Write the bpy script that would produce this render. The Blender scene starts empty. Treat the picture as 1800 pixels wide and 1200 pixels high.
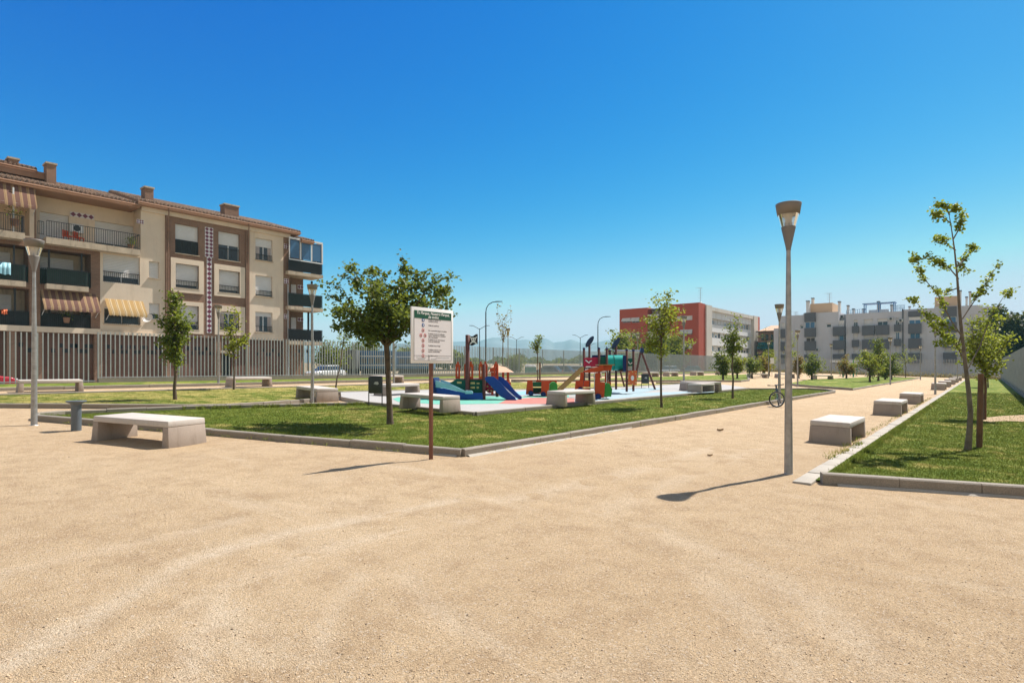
import bpy, bmesh, math, random
import numpy as np
from mathutils import Vector, Matrix

R = math.radians
sc = bpy.context.scene
col = sc.collection
random.seed(7)
rng = np.random.default_rng(11)

# ------------------------------------------------------------------ camera, sky, sun, exposure
H = 1.58                                  # eye height above the sandy path, metres
TH = math.atan(.832)                      # camera is turned this far to the left of the path (+Y)
CT, ST = math.cos(TH), math.sin(TH)
SL = 0.0242                               # the park rises gently towards -X
cam_d = bpy.data.cameras.new('camera')
cam = bpy.data.objects.new('camera', cam_d)
col.objects.link(cam)
cam.location = (0, 0, H)
cam.rotation_euler = (R(90), 0, TH)
cam_d.sensor_width = 36
cam_d.lens = 20.0
cam_d.shift_y = 0.025
cam_d.clip_start = 0.05
cam_d.clip_end = 20000
sc.camera = cam

SUN_EL, SUN_AZ = R(55.7), R(13.9)
world = bpy.data.worlds.new('World')
sc.world = world
world.use_nodes = True
wn = world.node_tree.nodes
wl = world.node_tree.links
wn.clear()
wout = wn.new('ShaderNodeOutputWorld')
bg = wn.new('ShaderNodeBackground')
sky = wn.new('ShaderNodeTexSky')
sky.sky_type = 'NISHITA'
sky.sun_disc = False
sky.sun_elevation = SUN_EL
sky.sun_rotation = SUN_AZ
sky.altitude = 700
sky.air_density = 1.0
sky.dust_density = 0.5
sky.ozone_density = 3.0
hs = wn.new('ShaderNodeHueSaturation')
hs.inputs['Saturation'].default_value = 1.25
hs.inputs['Value'].default_value = 1.0
wl.new(sky.outputs[0], hs.inputs['Color'])
# the deep, polarised blue of a dry summer sky: each channel of the sky model gets its own contrast
sep = wn.new('ShaderNodeSeparateColor'); com = wn.new('ShaderNodeCombineColor')
wl.new(hs.outputs[0], sep.inputs[0])
def wmath(op, a, b):
    n = wn.new('ShaderNodeMath'); n.operation = op
    wl.new(a, n.inputs[0]); n.inputs[1].default_value = b
    return n.outputs[0]
for ch, (gain, power, top) in enumerate(((50, 3.6, .85), (1.655, 1.35, .80), (1.017, .55, .92))):
    v = wmath('MULTIPLY', sep.outputs[ch], .115)
    v = wmath('MULTIPLY', wmath('POWER', v, power), gain)
    if ch == 0:                           # red levels off softly towards the horizon
        q = wn.new('ShaderNodeMath'); q.operation = 'DIVIDE'
        wl.new(wmath('MULTIPLY', v, top), q.inputs[0]); wl.new(wmath('ADD', v, top), q.inputs[1]); v = q.outputs[0]
    wl.new(wmath('MULTIPLY', wmath('MINIMUM', v, top), 1 / .1625), com.inputs[ch])
# invented whitish sky, mixed in behind the camera to lift the shaded sides
tc = wn.new('ShaderNodeTexCoord'); dt = wn.new('ShaderNodeVectorMath'); dt.operation = 'DOT_PRODUCT'
wl.new(tc.outputs['Generated'], dt.inputs[0]); dt.inputs[1].default_value = (-ST, CT, 0)
mr = wn.new('ShaderNodeMapRange'); mr.interpolation_type = 'SMOOTHSTEP'
mr.inputs['From Min'].default_value = .50; mr.inputs['From Max'].default_value = -.25
wl.new(dt.outputs['Value'], mr.inputs['Value'])
mxs = wn.new('ShaderNodeMix'); mxs.data_type = 'RGBA'
wl.new(mr.outputs[0], mxs.inputs[0]); wl.new(com.outputs[0], mxs.inputs[6]); mxs.inputs[7].default_value = (2.7, 2.75, 2.95, 1)
wl.new(mxs.outputs[2], bg.inputs['Color'])
bg.inputs['Strength'].default_value = 0.10
wl.new(bg.outputs[0], wout.inputs['Surface'])

sun_d = bpy.data.lights.new('sun', 'SUN')
sun_d.energy = 4.7
sun_d.angle = R(0.53)
sun_d.color = (1.0, 0.95, 0.87)
sun = bpy.data.objects.new('sun', sun_d)
col.objects.link(sun)
sdir = Vector((math.sin(SUN_AZ) * math.cos(SUN_EL), math.cos(SUN_AZ) * math.cos(SUN_EL), math.sin(SUN_EL)))
sun.rotation_euler = (-sdir).to_track_quat('-Z', 'Y').to_euler()
sun.location = (20, 60, 80)

sc.view_settings.view_transform = 'Standard'
sc.view_settings.look = 'None'
sc.view_settings.exposure = 0.70
sc.view_settings.gamma = 1.0
sc.cycles.max_bounces = 8
sc.cycles.transparent_max_bounces = 16

# ------------------------------------------------------------------ surveying: photo readings -> metres
def ray(px, py):
    X = (px - 900) / 1000.0; Z = -(py - 645) / 1000.0
    return X * CT - ST, X * ST + CT, Z
def gz(x):
    return -SL * x
def G(px, py):                            # point of the park ground
    a, b, c = ray(px, py); t = -H / (c + SL * a)
    return Vector((t * a, t * b, -SL * t * a))
def AX(px, py, x):                        # point on the upright plane X = x  -> (y, z)
    a, b, c = ray(px, py); t = x / a
    return t * b, H + t * c
def AY(px, py, y):                        # point on the upright plane Y = y  -> (x, z)
    a, b, c = ray(px, py); t = y / b
    return t * a, H + t * c
def DP(px, py, t):                        # point at depth t
    a, b, c = ray(px, py)
    return Vector((t * a, t * b, H + t * c))

# ------------------------------------------------------------------ scene graph helpers
def tag(o, label=None, cat=None, group=None, kind=None):
    if label: o['label'] = label
    if cat: o['category'] = cat
    if group: o['group'] = group
    if kind: o['kind'] = kind
    return o
def thing(name, label, cat, loc=(0, 0, 0), rz=0, group=None):
    o = bpy.data.objects.new(name, None)
    o.empty_display_size = .3
    col.objects.link(o)
    o.location = loc; o.rotation_euler = (0, 0, rz)
    return tag(o, label, cat, group)
def copy_tree(o, parent=None):
    c = o.copy(); col.objects.link(c); c.parent = parent
    for ch in list(o.children): copy_tree(ch, c)
    return c
def again(o, label, loc, rz=0, s=1.0):
    c = copy_tree(o); c.location = loc; c.rotation_euler = (0, 0, rz); c['label'] = label
    c.scale = (s, s, s)
    return c

class MB:
    def __init__(s): s.v = []; s.f = []; s.smooth = []
    def add(s, vs, fs, sm=False):
        n = len(s.v); s.v += [tuple(p) for p in vs]
        s.f += [tuple(i + n for i in f) for f in fs]; s.smooth += [sm] * len(fs)
        return s
    def box(s, x0, x1, y0, y1, z0, z1):
        return s.add([(x0,y0,z0),(x1,y0,z0),(x1,y1,z0),(x0,y1,z0),(x0,y0,z1),(x1,y0,z1),(x1,y1,z1),(x0,y1,z1)],
              [(0,3,2,1),(4,5,6,7),(0,1,5,4),(1,2,6,5),(2,3,7,6),(3,0,4,7)])
    def hexa(s, b, t):                    # four bottom and four top points
        return s.add(list(b) + list(t), [(0,3,2,1),(4,5,6,7),(0,1,5,4),(1,2,6,5),(2,3,7,6),(3,0,4,7)])
    def bar(s, p0, p1, r, r1=None, n=8, caps=True):
        p0, p1 = Vector(p0), Vector(p1); r1 = r if r1 is None else r1
        d = (p1 - p0).normalized()
        u = d.orthogonal().normalized(); w = d.cross(u)
        vs = []
        for p, q in ((p0, r), (p1, r1)):
            for k in range(n):
                a = 2 * math.pi * k / n
                vs.append(p + u * (q * math.cos(a)) + w * (q * math.sin(a)))
        fs = [(k, (k + 1) % n, n + (k + 1) % n, n + k) for k in range(n)]
        s.add(vs, fs, True)
        if caps: s.add(vs, [tuple(range(n - 1, -1, -1)), tuple(range(n, 2 * n))])
        return s
    def tube(s, pts, rad, n=8):           # smooth tapering tube through points
        pts = [Vector(p) for p in pts]
        if not hasattr(rad, '__len__'): rad = [rad] * len(pts)
        vs = []; u = None
        for i, p in enumerate(pts):
            d = (pts[min(i + 1, len(pts) - 1)] - pts[max(i - 1, 0)]).normalized()
            if u is None: u = d.orthogonal().normalized()
            u = (u - d * u.dot(d)).normalized(); w = d.cross(u)
            for k in range(n):
                a = 2 * math.pi * k / n
                vs.append(p + u * (rad[i] * math.cos(a)) + w * (rad[i] * math.sin(a)))
        fs = []
        for i in range(len(pts) - 1):
            for k in range(n):
                fs.append((i*n+k, i*n+(k+1)%n, (i+1)*n+(k+1)%n, (i+1)*n+k))
        s.add(vs, fs, True)
        m = len(pts) - 1
        s.add(vs, [tuple(range(n - 1, -1, -1)), tuple(range(m*n, m*n+n))])
        return s
    def lathe(s, prof, n=24, c=(0, 0, 0), caps=True):
        vs = []
        for r, z in prof:
            for k in range(n):
                a = 2 * math.pi * k / n
                vs.append((c[0] + r * math.cos(a), c[1] + r * math.sin(a), c[2] + z))
        fs = [(i*n+k, i*n+(k+1)%n, (i+1)*n+(k+1)%n, (i+1)*n+k) for i in range(len(prof)-1) for k in range(n)]
        s.add(vs, fs, True)
        if caps:
            m = len(prof) - 1
            s.add(vs, [tuple(range(n - 1, -1, -1)), tuple(range(m*n, m*n+n))])
        return s
    def prism(s, poly, y0, y1, plane='xz'):   # outline given in a plane, pushed along the third axis
        n = len(poly)
        def P(a, b, c):
            return {'xz': (a, c, b), 'yz': (c, a, b), 'xy': (a, b, c)}[plane]
        vs = [P(a, b, y0) for a, b in poly] + [P(a, b, y1) for a, b in poly]
        fs = [tuple(range(n)), tuple(range(2*n-1, n-1, -1))] + [(k, (k+1) % n, n+(k+1) % n, n+k) for k in range(n)]
        return s.add(vs, fs)
    def quad(s, a, b, c, d): return s.add([a, b, c, d], [(0, 1, 2, 3)])
    def build(s, name, m, parent=None, bevel=0, seg=2, fix=True):
        me = bpy.data.meshes.new(name)
        me.from_pydata(s.v, [], s.f)
        if fix or bevel:
            bm = bmesh.new(); bm.from_mesh(me)
            if bevel:
                bmesh.ops.remove_doubles(bm, verts=bm.verts, dist=1e-5)
                bmesh.ops.recalc_face_normals(bm, faces=bm.faces)
                es = [e for e in bm.edges if len(e.link_faces) == 2 and e.calc_face_angle(0) > .5]
                bmesh.ops.bevel(bm, geom=es, offset=bevel, segments=seg, profile=.5, affect='EDGES', clamp_overlap=True)
                for f in bm.faces: f.smooth = True
                for e in bm.edges:
                    if e.calc_face_angle(0) > .7: e.smooth = False
            else:
                bmesh.ops.recalc_face_normals(bm, faces=bm.faces)
            bm.to_mesh(me); bm.free()
        if not bevel: me.polygons.foreach_set('use_smooth', s.smooth)
        me.materials.append(m)
        o = bpy.data.objects.new(name, me); col.objects.link(o); o.parent = parent
        return o

def raw_mesh(name, verts, faces_n, m, parent=None, smooth=False):
    """verts (N,3); every face uses faces_n consecutive vertices"""
    n = len(verts); me = bpy.data.meshes.new(name)
    me.vertices.add(n); me.vertices.foreach_set('co', np.ascontiguousarray(verts, dtype=np.float32).ravel())
    nf = n // faces_n
    me.loops.add(n); me.loops.foreach_set('vertex_index', np.arange(n, dtype=np.int32))
    me.polygons.add(nf); me.polygons.foreach_set('loop_start', np.arange(0, n, faces_n, dtype=np.int32))
    me.polygons.foreach_set('loop_total', np.full(nf, faces_n, dtype=np.int32))
    me.update(calc_edges=True)
    me.materials.append(m)
    o = bpy.data.objects.new(name, me); col.objects.link(o); o.parent = parent
    return o

# ------------------------------------------------------------------ materials
def newmat(name):
    m = bpy.data.materials.new(name); m.use_nodes = True
    nt = m.node_tree; b = nt.nodes['Principled BSDF']
    return m, nt, b
def N(nt, t, **kw):
    n = nt.nodes.new(t)
    for k, v in kw.items():
        if k.startswith('i_'): n.inputs[k[2:].replace('_', ' ')].default_value = v
        else: setattr(n, k, v)
    return n
def mixc(nt, fac, a, b, mode='MIX'):
    n = nt.nodes.new('ShaderNodeMix'); n.data_type = 'RGBA'; n.blend_type = mode
    for sck, v in ((n.inputs[0], fac), (n.inputs[6], a), (n.inputs[7], b)):
        if hasattr(v, 'is_output'): nt.links.new(v, sck)
        elif isinstance(v, (tuple, list)): sck.default_value = (*v[:3], 1)
        else: sck.default_value = v
    return n.outputs[2]
def ramp(nt, src, p0, p1, c0=(0,0,0), c1=(1,1,1)):
    r = nt.nodes.new('ShaderNodeValToRGB')
    e = r.color_ramp.elements
    e[0].position = p0; e[1].position = p1; e[0].color = (*c0, 1); e[1].color = (*c1, 1)
    nt.links.new(src, r.inputs[0]); return r.outputs[0]
def noise(nt, vec, scale, detail=4, rough=.6):
    n = nt.nodes.new('ShaderNodeTexNoise')
    n.inputs['Scale'].default_value = scale; n.inputs['Detail'].default_value = detail
    n.inputs['Roughness'].default_value = rough
    if vec is not None: nt.links.new(vec, n.inputs['Vector'])
    return n.outputs['Fac']
def coords(nt, which='Object'):
    return nt.nodes.new('ShaderNodeTexCoord').outputs[which]
def bump(nt, b, h, strength=.3, dist=.01):
    n = nt.nodes.new('ShaderNodeBump'); n.inputs['Strength'].default_value = strength; n.inputs['Distance'].default_value = dist
    nt.links.new(h, n.inputs['Height']); nt.links.new(n.outputs[0], b.inputs['Normal'])
def pm(name, c, rough=.6, var=.12, scale=3.0, metal=0.0, bmp=0.0, bscale=60, stain=None, spec=None, fine=0.0):
    """painted / plain surface with soft variation, grain and optional stains"""
    m, nt, b = newmat(name)
    v = coords(nt)
    lo = tuple(x * (1 - var) for x in c); hi = tuple(min(1, x * (1 + var)) for x in c)
    cc = mixc(nt, ramp(nt, noise(nt, v, scale), .3, .7), lo, hi)
    if fine:
        cc = mixc(nt, ramp(nt, noise(nt, v, bscale, 2), .35, .65), cc, tuple(x * (1 - fine) for x in c), 'MIX')
    if stain:
        mp = N(nt, 'ShaderNodeMapping'); nt.links.new(v, mp.inputs[0]); mp.inputs['Scale'].default_value = (1, 1, .18)
        cc = mixc(nt, ramp(nt, noise(nt, mp.outputs[0], scale * 2.5, 6, .7), .52, .75), cc, stain)
    nt.links.new(cc, b.inputs['Base Color'])
    b.inputs['Roughness'].default_value = rough; b.inputs['Metallic'].default_value = metal
    if spec is not None: b.inputs['Specular IOR Level'].default_value = spec
    if bmp: bump(nt, b, noise(nt, v, bscale, 3), bmp, .004)
    return m
M = {}
HAZE = 0.00028
# ---- setting
def sand_material():
    m, nt, b = newmat('sand')
    v = coords(nt)
    mp = N(nt, 'ShaderNodeMapping'); nt.links.new(v, mp.inputs[0])
    mp.inputs['Rotation'].default_value = (0, 0, R(28)); mp.inputs['Scale'].default_value = (.35, 1.6, 1)
    big = noise(nt, v, .22, 5, .6)
    streak = noise(nt, mp.outputs[0], 1.1, 4, .55)
    mid = noise(nt, v, 3.2, 6, .65)
    fine = noise(nt, v, 85, 4, .75)
    c = mixc(nt, ramp(nt, big, .35, .68), SAND_A, SAND_B)
    c = mixc(nt, ramp(nt, streak, .60, .85), c, SAND_L)
    c = mixc(nt, ramp(nt, mid, .44, .70), c, SAND_D)
    at = nt.nodes.new('ShaderNodeAttribute'); at.attribute_name = 'track'
    tk = nt.nodes.new('ShaderNodeMath'); tk.operation = 'MULTIPLY'; nt.links.new(at.outputs['Fac'], tk.inputs[0]); nt.links.new(ramp(nt, noise(nt, v, 9, 5, .7), .30, .62, (.25, .25, .25), (1, 1, 1)), tk.inputs[1])
    c = mixc(nt, tk.outputs[0], c, (.82, .67, .49))
    c = mixc(nt, ramp(nt, fine, .40, .60), c, mixc(nt, .58, c, (.24, .16, .095)))
    vo = N(nt, 'ShaderNodeTexVoronoi'); vo.inputs['Scale'].default_value = 95; nt.links.new(v, vo.inputs['Vector'])
    spark = ramp(nt, vo.outputs['Color'], .72, .90)
    c = mixc(nt, spark, c, (.62, .50, .37))
    vo2 = N(nt, 'ShaderNodeTexVoronoi'); vo2.inputs['Scale'].default_value = 38; nt.links.new(v, vo2.inputs['Vector'])
    dark = ramp(nt, vo2.outputs['Distance'], .10, .17, (1, 1, 1), (0, 0, 0))
    sel = ramp(nt, vo2.outputs['Color'], .70, .74)
    mm = nt.nodes.new('ShaderNodeMath'); mm.operation = 'MULTIPLY'
    nt.links.new(dark, mm.inputs[0]); nt.links.new(sel, mm.inputs[1])
    c = mixc(nt, mm.outputs[0], c, (.15, .10, .065))
    nt.links.new(c, b.inputs['Base Color'])
    b.inputs['Roughness'].default_value = .95; b.inputs['Specular IOR Level'].default_value = .15
    ad = nt.nodes.new('ShaderNodeMath'); ad.operation = 'ADD'
    nt.links.new(fine, ad.inputs[0]); nt.links.new(noise(nt, v, 14, 5, .7), ad.inputs[1])
    ad2 = nt.nodes.new('ShaderNodeMath'); ad2.operation = 'ADD'
    nt.links.new(ad.outputs[0], ad2.inputs[0]); nt.links.new(noise(nt, v, 140, 2, .6), ad2.inputs[1])
    bump(nt, b, ad2.outputs[0], 1.0, .016)
    return m
SAND_A, SAND_B, SAND_L, SAND_D = (.625, .445, .265), (.72, .535, .335), (.79, .645, .465), (.525, .365, .215)
M['sand'] = sand_material()

def grass_material(name, dry, blades=False):
    m, nt, b = newmat(name)
    v = coords(nt)
    n1 = noise(nt, v, .35, 4, .6); n2 = noise(nt, v, 1.7, 5, .65); n3 = noise(nt, v, 24, 3, .7)
    g0, g1 = (.105, .155, .018), (.215, .250, .045)
    y0 = (.46, .38, .12)
    c = mixc(nt, ramp(nt, n2, .35, .65), g0, g1)
    ad = nt.nodes.new('ShaderNodeMath'); ad.operation = 'MULTIPLY_ADD'
    nt.links.new(n1, ad.inputs[0]); ad.inputs[1].default_value = .6; nt.links.new(n2, ad.inputs[2])
    c = mixc(nt, ramp(nt, ad.outputs[0], .98 - dry, 1.18 - dry), c, y0)
    c = mixc(nt, ramp(nt, n3, .42, .66), c, mixc(nt, .28, c, (.022, .04, .008)))
    if blades:
        gi = nt.nodes.new('ShaderNodeNewGeometry')
        c = mixc(nt, ramp(nt, gi.outputs['Random Per Island'], 0, 1), c, mixc(nt, .6, c, (.20, .22, .05)))
        tr = N(nt, 'ShaderNodeBsdfTranslucent'); df = N(nt, 'ShaderNodeBsdfDiffuse'); mx = N(nt, 'ShaderNodeMixShader')
        mx.inputs[0].default_value = .35
        up = N(nt, 'ShaderNodeVectorMath', operation='MULTIPLY_ADD'); nt.links.new(gi.outputs['Normal'], up.inputs[0])
        up.inputs[1].default_value = (.30, .30, .30); up.inputs[2].default_value = (0, 0, .85)
        nv = N(nt, 'ShaderNodeVectorMath', operation='NORMALIZE'); nt.links.new(up.outputs[0], nv.inputs[0]); nt.links.new(nv.outputs[0], df.inputs['Normal'])
        nt.links.new(c, tr.inputs[0]); nt.links.new(c, df.inputs[0])
        nt.links.new(df.outputs[0], mx.inputs[1]); nt.links.new(tr.outputs[0], mx.inputs[2])
        nt.links.new(mx.outputs[0], nt.nodes['Material Output'].inputs['Surface'])
    else:
        nt.links.new(c, b.inputs['Base Color'])
        b.inputs['Roughness'].default_value = .9; b.inputs['Specular IOR Level'].default_value = .1
        bump(nt, b, noise(nt, v, 45, 4, .8), 1.0, .03)
    return m
M['grass'] = grass_material('grass', .13); M['grass_dry'] = grass_material('dry_grass', .30)
M['blade'] = grass_material('grass_blade', .13, True); M['blade_dry'] = grass_material('dry_grass_blade', .30, True)

def leaf_material(name, c0, c1, trans=.45):
    m, nt, b = newmat(name)
    gi = nt.nodes.new('ShaderNodeNewGeometry')
    c = mixc(nt, gi.outputs['Random Per Island'], c0, c1)
    df = N(nt, 'ShaderNodeBsdfPrincipled'); df.inputs['Roughness'].default_value = .45
    df.inputs['Specular IOR Level'].default_value = .18
    tr = N(nt, 'ShaderNodeBsdfTranslucent'); mx = N(nt, 'ShaderNodeMixShader')
    mx.inputs[0].default_value = trans
    nt.links.new(c, df.inputs['Base Color'])
    nt.links.new(mixc(nt, .55, c, (.34, .38, .035)), tr.inputs[0])
    nt.links.new(df.outputs[0], mx.inputs[1]); nt.links.new(tr.outputs[0], mx.inputs[2])
    nt.links.new(mx.outputs[0], nt.nodes['Material Output'].inputs['Surface'])
    return m
M['leaf_dark'] = leaf_material('dark_leaf', (.030, .060, .014), (.12, .155, .042), .42)
M['leaf_mid'] = leaf_material('mid_leaf', (.065, .105, .016), (.18, .215, .038), .48)
M['leaf_yellow'] = leaf_material('yellow_green_leaf', (.16, .20, .02), (.34, .34, .05), .5)
M['leaf_ginkgo'] = leaf_material('fresh_leaf', (.14, .185, .022), (.31, .34, .05), .5)
M['leaf_rust'] = leaf_material('rust_leaf', (.22, .16, .035), (.30, .13, .05), .40)
M['leaf_deep'] = leaf_material('deep_leaf', (.010, .020, .010), (.030, .048, .018), .2)
M['straw'] = leaf_material('straw', (.34, .25, .13), (.50, .40, .24), .3)
M['bark'] = pm('bark', (.11, .075, .05), .9, .35, 9, bmp=.8, bscale=40)
M['bark_pale'] = pm('pale_bark', (.17, .13, .095), .9, .3, 9, bmp=.7, bscale=40)
M['dry_leaf'] = pm('dry_leaf', (.34, .23, .13), .9, .2, 20)
M['stake'] = pm('stake_wood', (.16, .075, .035), .75, .3, 6, bmp=.4, bscale=30)

M['kerb'] = pm('kerb_concrete', (.30, .255, .205), .9, .18, 2.5, bmp=.5, bscale=70, fine=.25)
M['kerb_white'] = pm('pale_kerb', (.44, .39, .325), .9, .14, 3, bmp=.4, bscale=70, fine=.2)
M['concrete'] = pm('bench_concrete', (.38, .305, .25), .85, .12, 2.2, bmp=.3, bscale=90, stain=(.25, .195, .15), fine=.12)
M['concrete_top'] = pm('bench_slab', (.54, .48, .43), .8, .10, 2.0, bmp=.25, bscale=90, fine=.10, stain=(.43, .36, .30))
M['paving'] = pm('paving', (.41, .39, .37), .9, .08, 1.2, bmp=.3, bscale=60, fine=.12, stain=(.38, .33, .27))
M['rub_green'] = pm('rubber_green', (.12, .40, .31), .95, .10, 4, bmp=.3, bscale=120, stain=tuple(.6 * a + .4 * b for a, b in zip((.12, .40, .31), (.55, .44, .31))))
M['rub_red'] = pm('rubber_red', (.46, .16, .13), .95, .10, 4, bmp=.3, bscale=120, stain=tuple(.6 * a + .4 * b for a, b in zip((.46, .16, .13), (.55, .44, .31))))
M['rub_blue'] = pm('rubber_blue', (.22, .42, .60), .95, .10, 4, bmp=.3, bscale=120, stain=tuple(.6 * a + .4 * b for a, b in zip((.22, .42, .60), (.55, .44, .31))))
M['slat_shaded'] = pm('shaded_slat', (.27, .285, .29), .6, .15, 2.0, metal=.2)  # darker copy of the fence slat: the right fence's shade put into its colour
M['asphalt'] = pm('asphalt', (.06, .058, .056), .95, .2, 1.5, bmp=.4, bscale=80)
M['pavement'] = pm('pavement', (.36, .33, .29), .9, .12, 1.5)
M['field'] = pm('field', (.36, .27, .16), .95, .25, .03, fine=.2, bscale=.4)
M['hill'] = pm('mountain_rock', (.15, .16, .17), .95, .3, .004)
M['galv'] = pm('galvanised_steel', (.48, .48, .47), .5, .18, 14, metal=.55)
M['pole'] = pm('lamp_pole', (.36, .335, .31), .45, .22, 10, metal=.6)
M['slat'] = pm('fence_slat', (.40, .40, .395), .55, .10, 2.0, metal=.3)
M['lamp_head'] = pm('lamp_head', (.185, .162, .145), .55, .08, 6, metal=.1)
M['reflector'] = pm('reflector', (.62, .57, .48), .4, .05, 6)
M['dark_metal'] = pm('dark_metal', (.035, .037, .04), .55, .15, 6, metal=.3)
M['bin'] = pm('bin_metal', (.045, .048, .052), .5, .2, 6, metal=.3)
M['fountain'] = pm('fountain_paint', (.105, .125, .145), .45, .12, 6)
M['rust_post'] = pm('sign_post', (.17, .062, .035), .6, .25, 8, bmp=.2)
M['white'] = pm('white_paint', (.78, .77, .75), .5, .04, 3)
M['sign_face'] = pm('sign_face', (.76, .72, .72), .4, .02, 3)
M['sign_green'] = pm('sign_green', (.012, .085, .045), .45, .05, 3)
M['sign_blue'] = pm('sign_blue', (.02, .08, .27), .45, .05, 3)
M['sign_red'] = pm('sign_red', (.55, .05, .05), .45, .05, 3)
M['ink'] = pm('ink', (.09, .08, .085), .5, .05, 3)
# building
def brick_material(name, c1, c2, mortar):
    m, nt, b = newmat(name)
    v = coords(nt); s = N(nt, 'ShaderNodeSeparateXYZ'); nt.links.new(v, s.inputs[0])
    a = N(nt, 'ShaderNodeMath'); a.operation = 'ADD'; nt.links.new(s.outputs[0], a.inputs[0]); nt.links.new(s.outputs[1], a.inputs[1])
    cb = N(nt, 'ShaderNodeCombineXYZ'); nt.links.new(a.outputs[0], cb.inputs[0]); nt.links.new(s.outputs[2], cb.inputs[1])
    br = N(nt, 'ShaderNodeTexBrick'); nt.links.new(cb.outputs[0], br.inputs['Vector'])
    br.inputs['Scale'].default_value = 1; br.inputs['Brick Width'].default_value = .25; br.inputs['Row Height'].default_value = .07
    br.inputs['Mortar Size'].default_value = .008
    br.inputs['Color1'].default_value = (*c1, 1); br.inputs['Color2'].default_value = (*c2, 1); br.inputs['Mortar'].default_value = (*mortar, 1)
    c = mixc(nt, ramp(nt, noise(nt, v, .8, 5), .35, .7), br.outputs[0], mixc(nt, .35, br.outputs[0], (.12, .07, .045)))
    nt.links.new(c, b.inputs['Base Color']); b.inputs['Roughness'].default_value = .9
    bump(nt, b, br.outputs['Fac'], .3, -.01)
    return m
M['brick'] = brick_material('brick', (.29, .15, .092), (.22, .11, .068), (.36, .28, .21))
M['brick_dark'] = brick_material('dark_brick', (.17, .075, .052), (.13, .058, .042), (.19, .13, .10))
M['cream'] = pm('cream_render', (.74, .60, .455), .9, .07, .6, bmp=.15, bscale=40, stain=(.62, .49, .365))
M['soffit'] = pm('soffit', (.36, .20, .125), .85, .1, 1)
M['slab'] = pm('balcony_slab', (.50, .40, .29), .9, .15, 1.5, stain=(.24, .19, .14))
M['shutter'] = pm('shutter', (.66, .64, .62), .6, .04, 2)
M['white_frame'] = pm('white_frame', (.72, .72, .71), .45, .03, 3)
M['brown_frame'] = pm('brown_frame', (.10, .06, .045), .5, .1, 3)
M['iron'] = pm('iron_railing', (.022, .020, .022), .5, .1, 4)
M['green_net'] = pm('green_net', (.028, .055, .042), .85, .2, 3)
M['dark_net'] = pm('dark_net', (.035, .038, .038), .85, .2, 3)
def roof_tile_material():
    m, nt, b = newmat('roof_tiles')
    v = coords(nt)
    c = mixc(nt, ramp(nt, noise(nt, v, 5, 4), .3, .7), (.11, .062, .040), (.30, .185, .12))
    c = mixc(nt, ramp(nt, noise(nt, v, 1.2, 5, .7), .45, .7), c, (.12, .09, .065))
    c = mixc(nt, ramp(nt, noise(nt, v, 7, 2, .5), .5, .62), c, (.055, .035, .025))
    nt.links.new(c, b.inputs['Base Color']); b.inputs['Roughness'].default_value = .9
    return m
M['tile'] = roof_tile_material()
def glass_material(name, c):
    m, nt, b = newmat(name)
    v = coords(nt)
    nt.links.new(mixc(nt, noise(nt, v, .5, 2), tuple(x * .6 for x in c), c), b.inputs['Base Color'])
    b.inputs['Roughness'].default_value = .06; b.inputs['Specular IOR Level'].default_value = .8
    return m
M['glass'] = glass_material('window_glass', (.045, .055, .065))
M['glass_blue'] = glass_material('blue_glass', (.06, .16, .30))
M['curtain'] = pm('curtain', (.42, .36, .34), .8, .2, 6)
def stripes(name, c1, c2, freq, axis):
    m, nt, b = newmat(name)
    v = coords(nt); s = N(nt, 'ShaderNodeSeparateXYZ'); nt.links.new(v, s.inputs[0])
    k = N(nt, 'ShaderNodeMath'); k.operation = 'MULTIPLY'; nt.links.new(s.outputs[axis], k.inputs[0]); k.inputs[1].default_value = freq
    fr = N(nt, 'ShaderNodeMath'); fr.operation = 'FRACT'; nt.links.new(k.outputs[0], fr.inputs[0])
    r = nt.nodes.new('ShaderNodeValToRGB'); r.color_ramp.interpolation = 'CONSTANT'
    e = r.color_ramp.elements; e[0].position = 0; e[0].color = (*c1, 1); e[1].position = .62; e[1].color = (*c2, 1)
    e2 = e.new(.70); e2.color = (.34, .22, .13, 1); e3 = e.new(.80); e3.color = (*c2, 1)
    nt.links.new(fr.outputs[0], r.inputs[0])
    df = N(nt, 'ShaderNodeBsdfDiffuse'); tr = N(nt, 'ShaderNodeBsdfTranslucent'); mx = N(nt, 'ShaderNodeMixShader'); mx.inputs[0].default_value = .3
    nt.links.new(r.outputs[0], df.inputs[0]); nt.links.new(r.outputs[0], tr.inputs[0])
    nt.links.new(df.outputs[0], mx.inputs[1]); nt.links.new(tr.outputs[0], mx.inputs[2])
    nt.links.new(mx.outputs[0], nt.nodes['Material Output'].inputs['Surface'])
    return m
M['awning'] = stripes('striped_awning', (.23, .13, .105), (.46, .31, .18), 2.6, 1)
M['awning_gold'] = stripes('gold_awning', (.50, .33, .15), (.66, .52, .32), 2.6, 1)
M['tile_white'] = pm('ceramic_white', (.70, .64, .64), .3, .05, 3)
M['tile_plum'] = pm('ceramic_plum', (.17, .03, .06), .3, .1, 3)
M['grey_wall'] = pm('grey_render', (.55, .545, .575), .9, .05, .25, stain=(.48, .475, .50))
M['grey_panel'] = pm('grey_panel', (.115, .115, .13), .7, .06, .5)
M['tan_wall'] = pm('tan_render', (.60, .40, .24), .9, .06, .4)
M['red_wall'] = pm('red_render', (.42, .078, .042), .9, .07, .3)
M['white_wall'] = pm('white_render', (.80, .80, .80), .85, .05, .3, stain=(.62, .58, .54))
M['beige_wall'] = pm('beige_render', (.62, .58, .52), .9, .06, .4, stain=(.45, .38, .30))
M['terracotta'] = pm('terracotta_wall', (.30, .16, .10), .9, .1, .5)
M['teal'] = pm('teal_fabric', (.01, .12, .15), .8, .1, 2)
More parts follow.
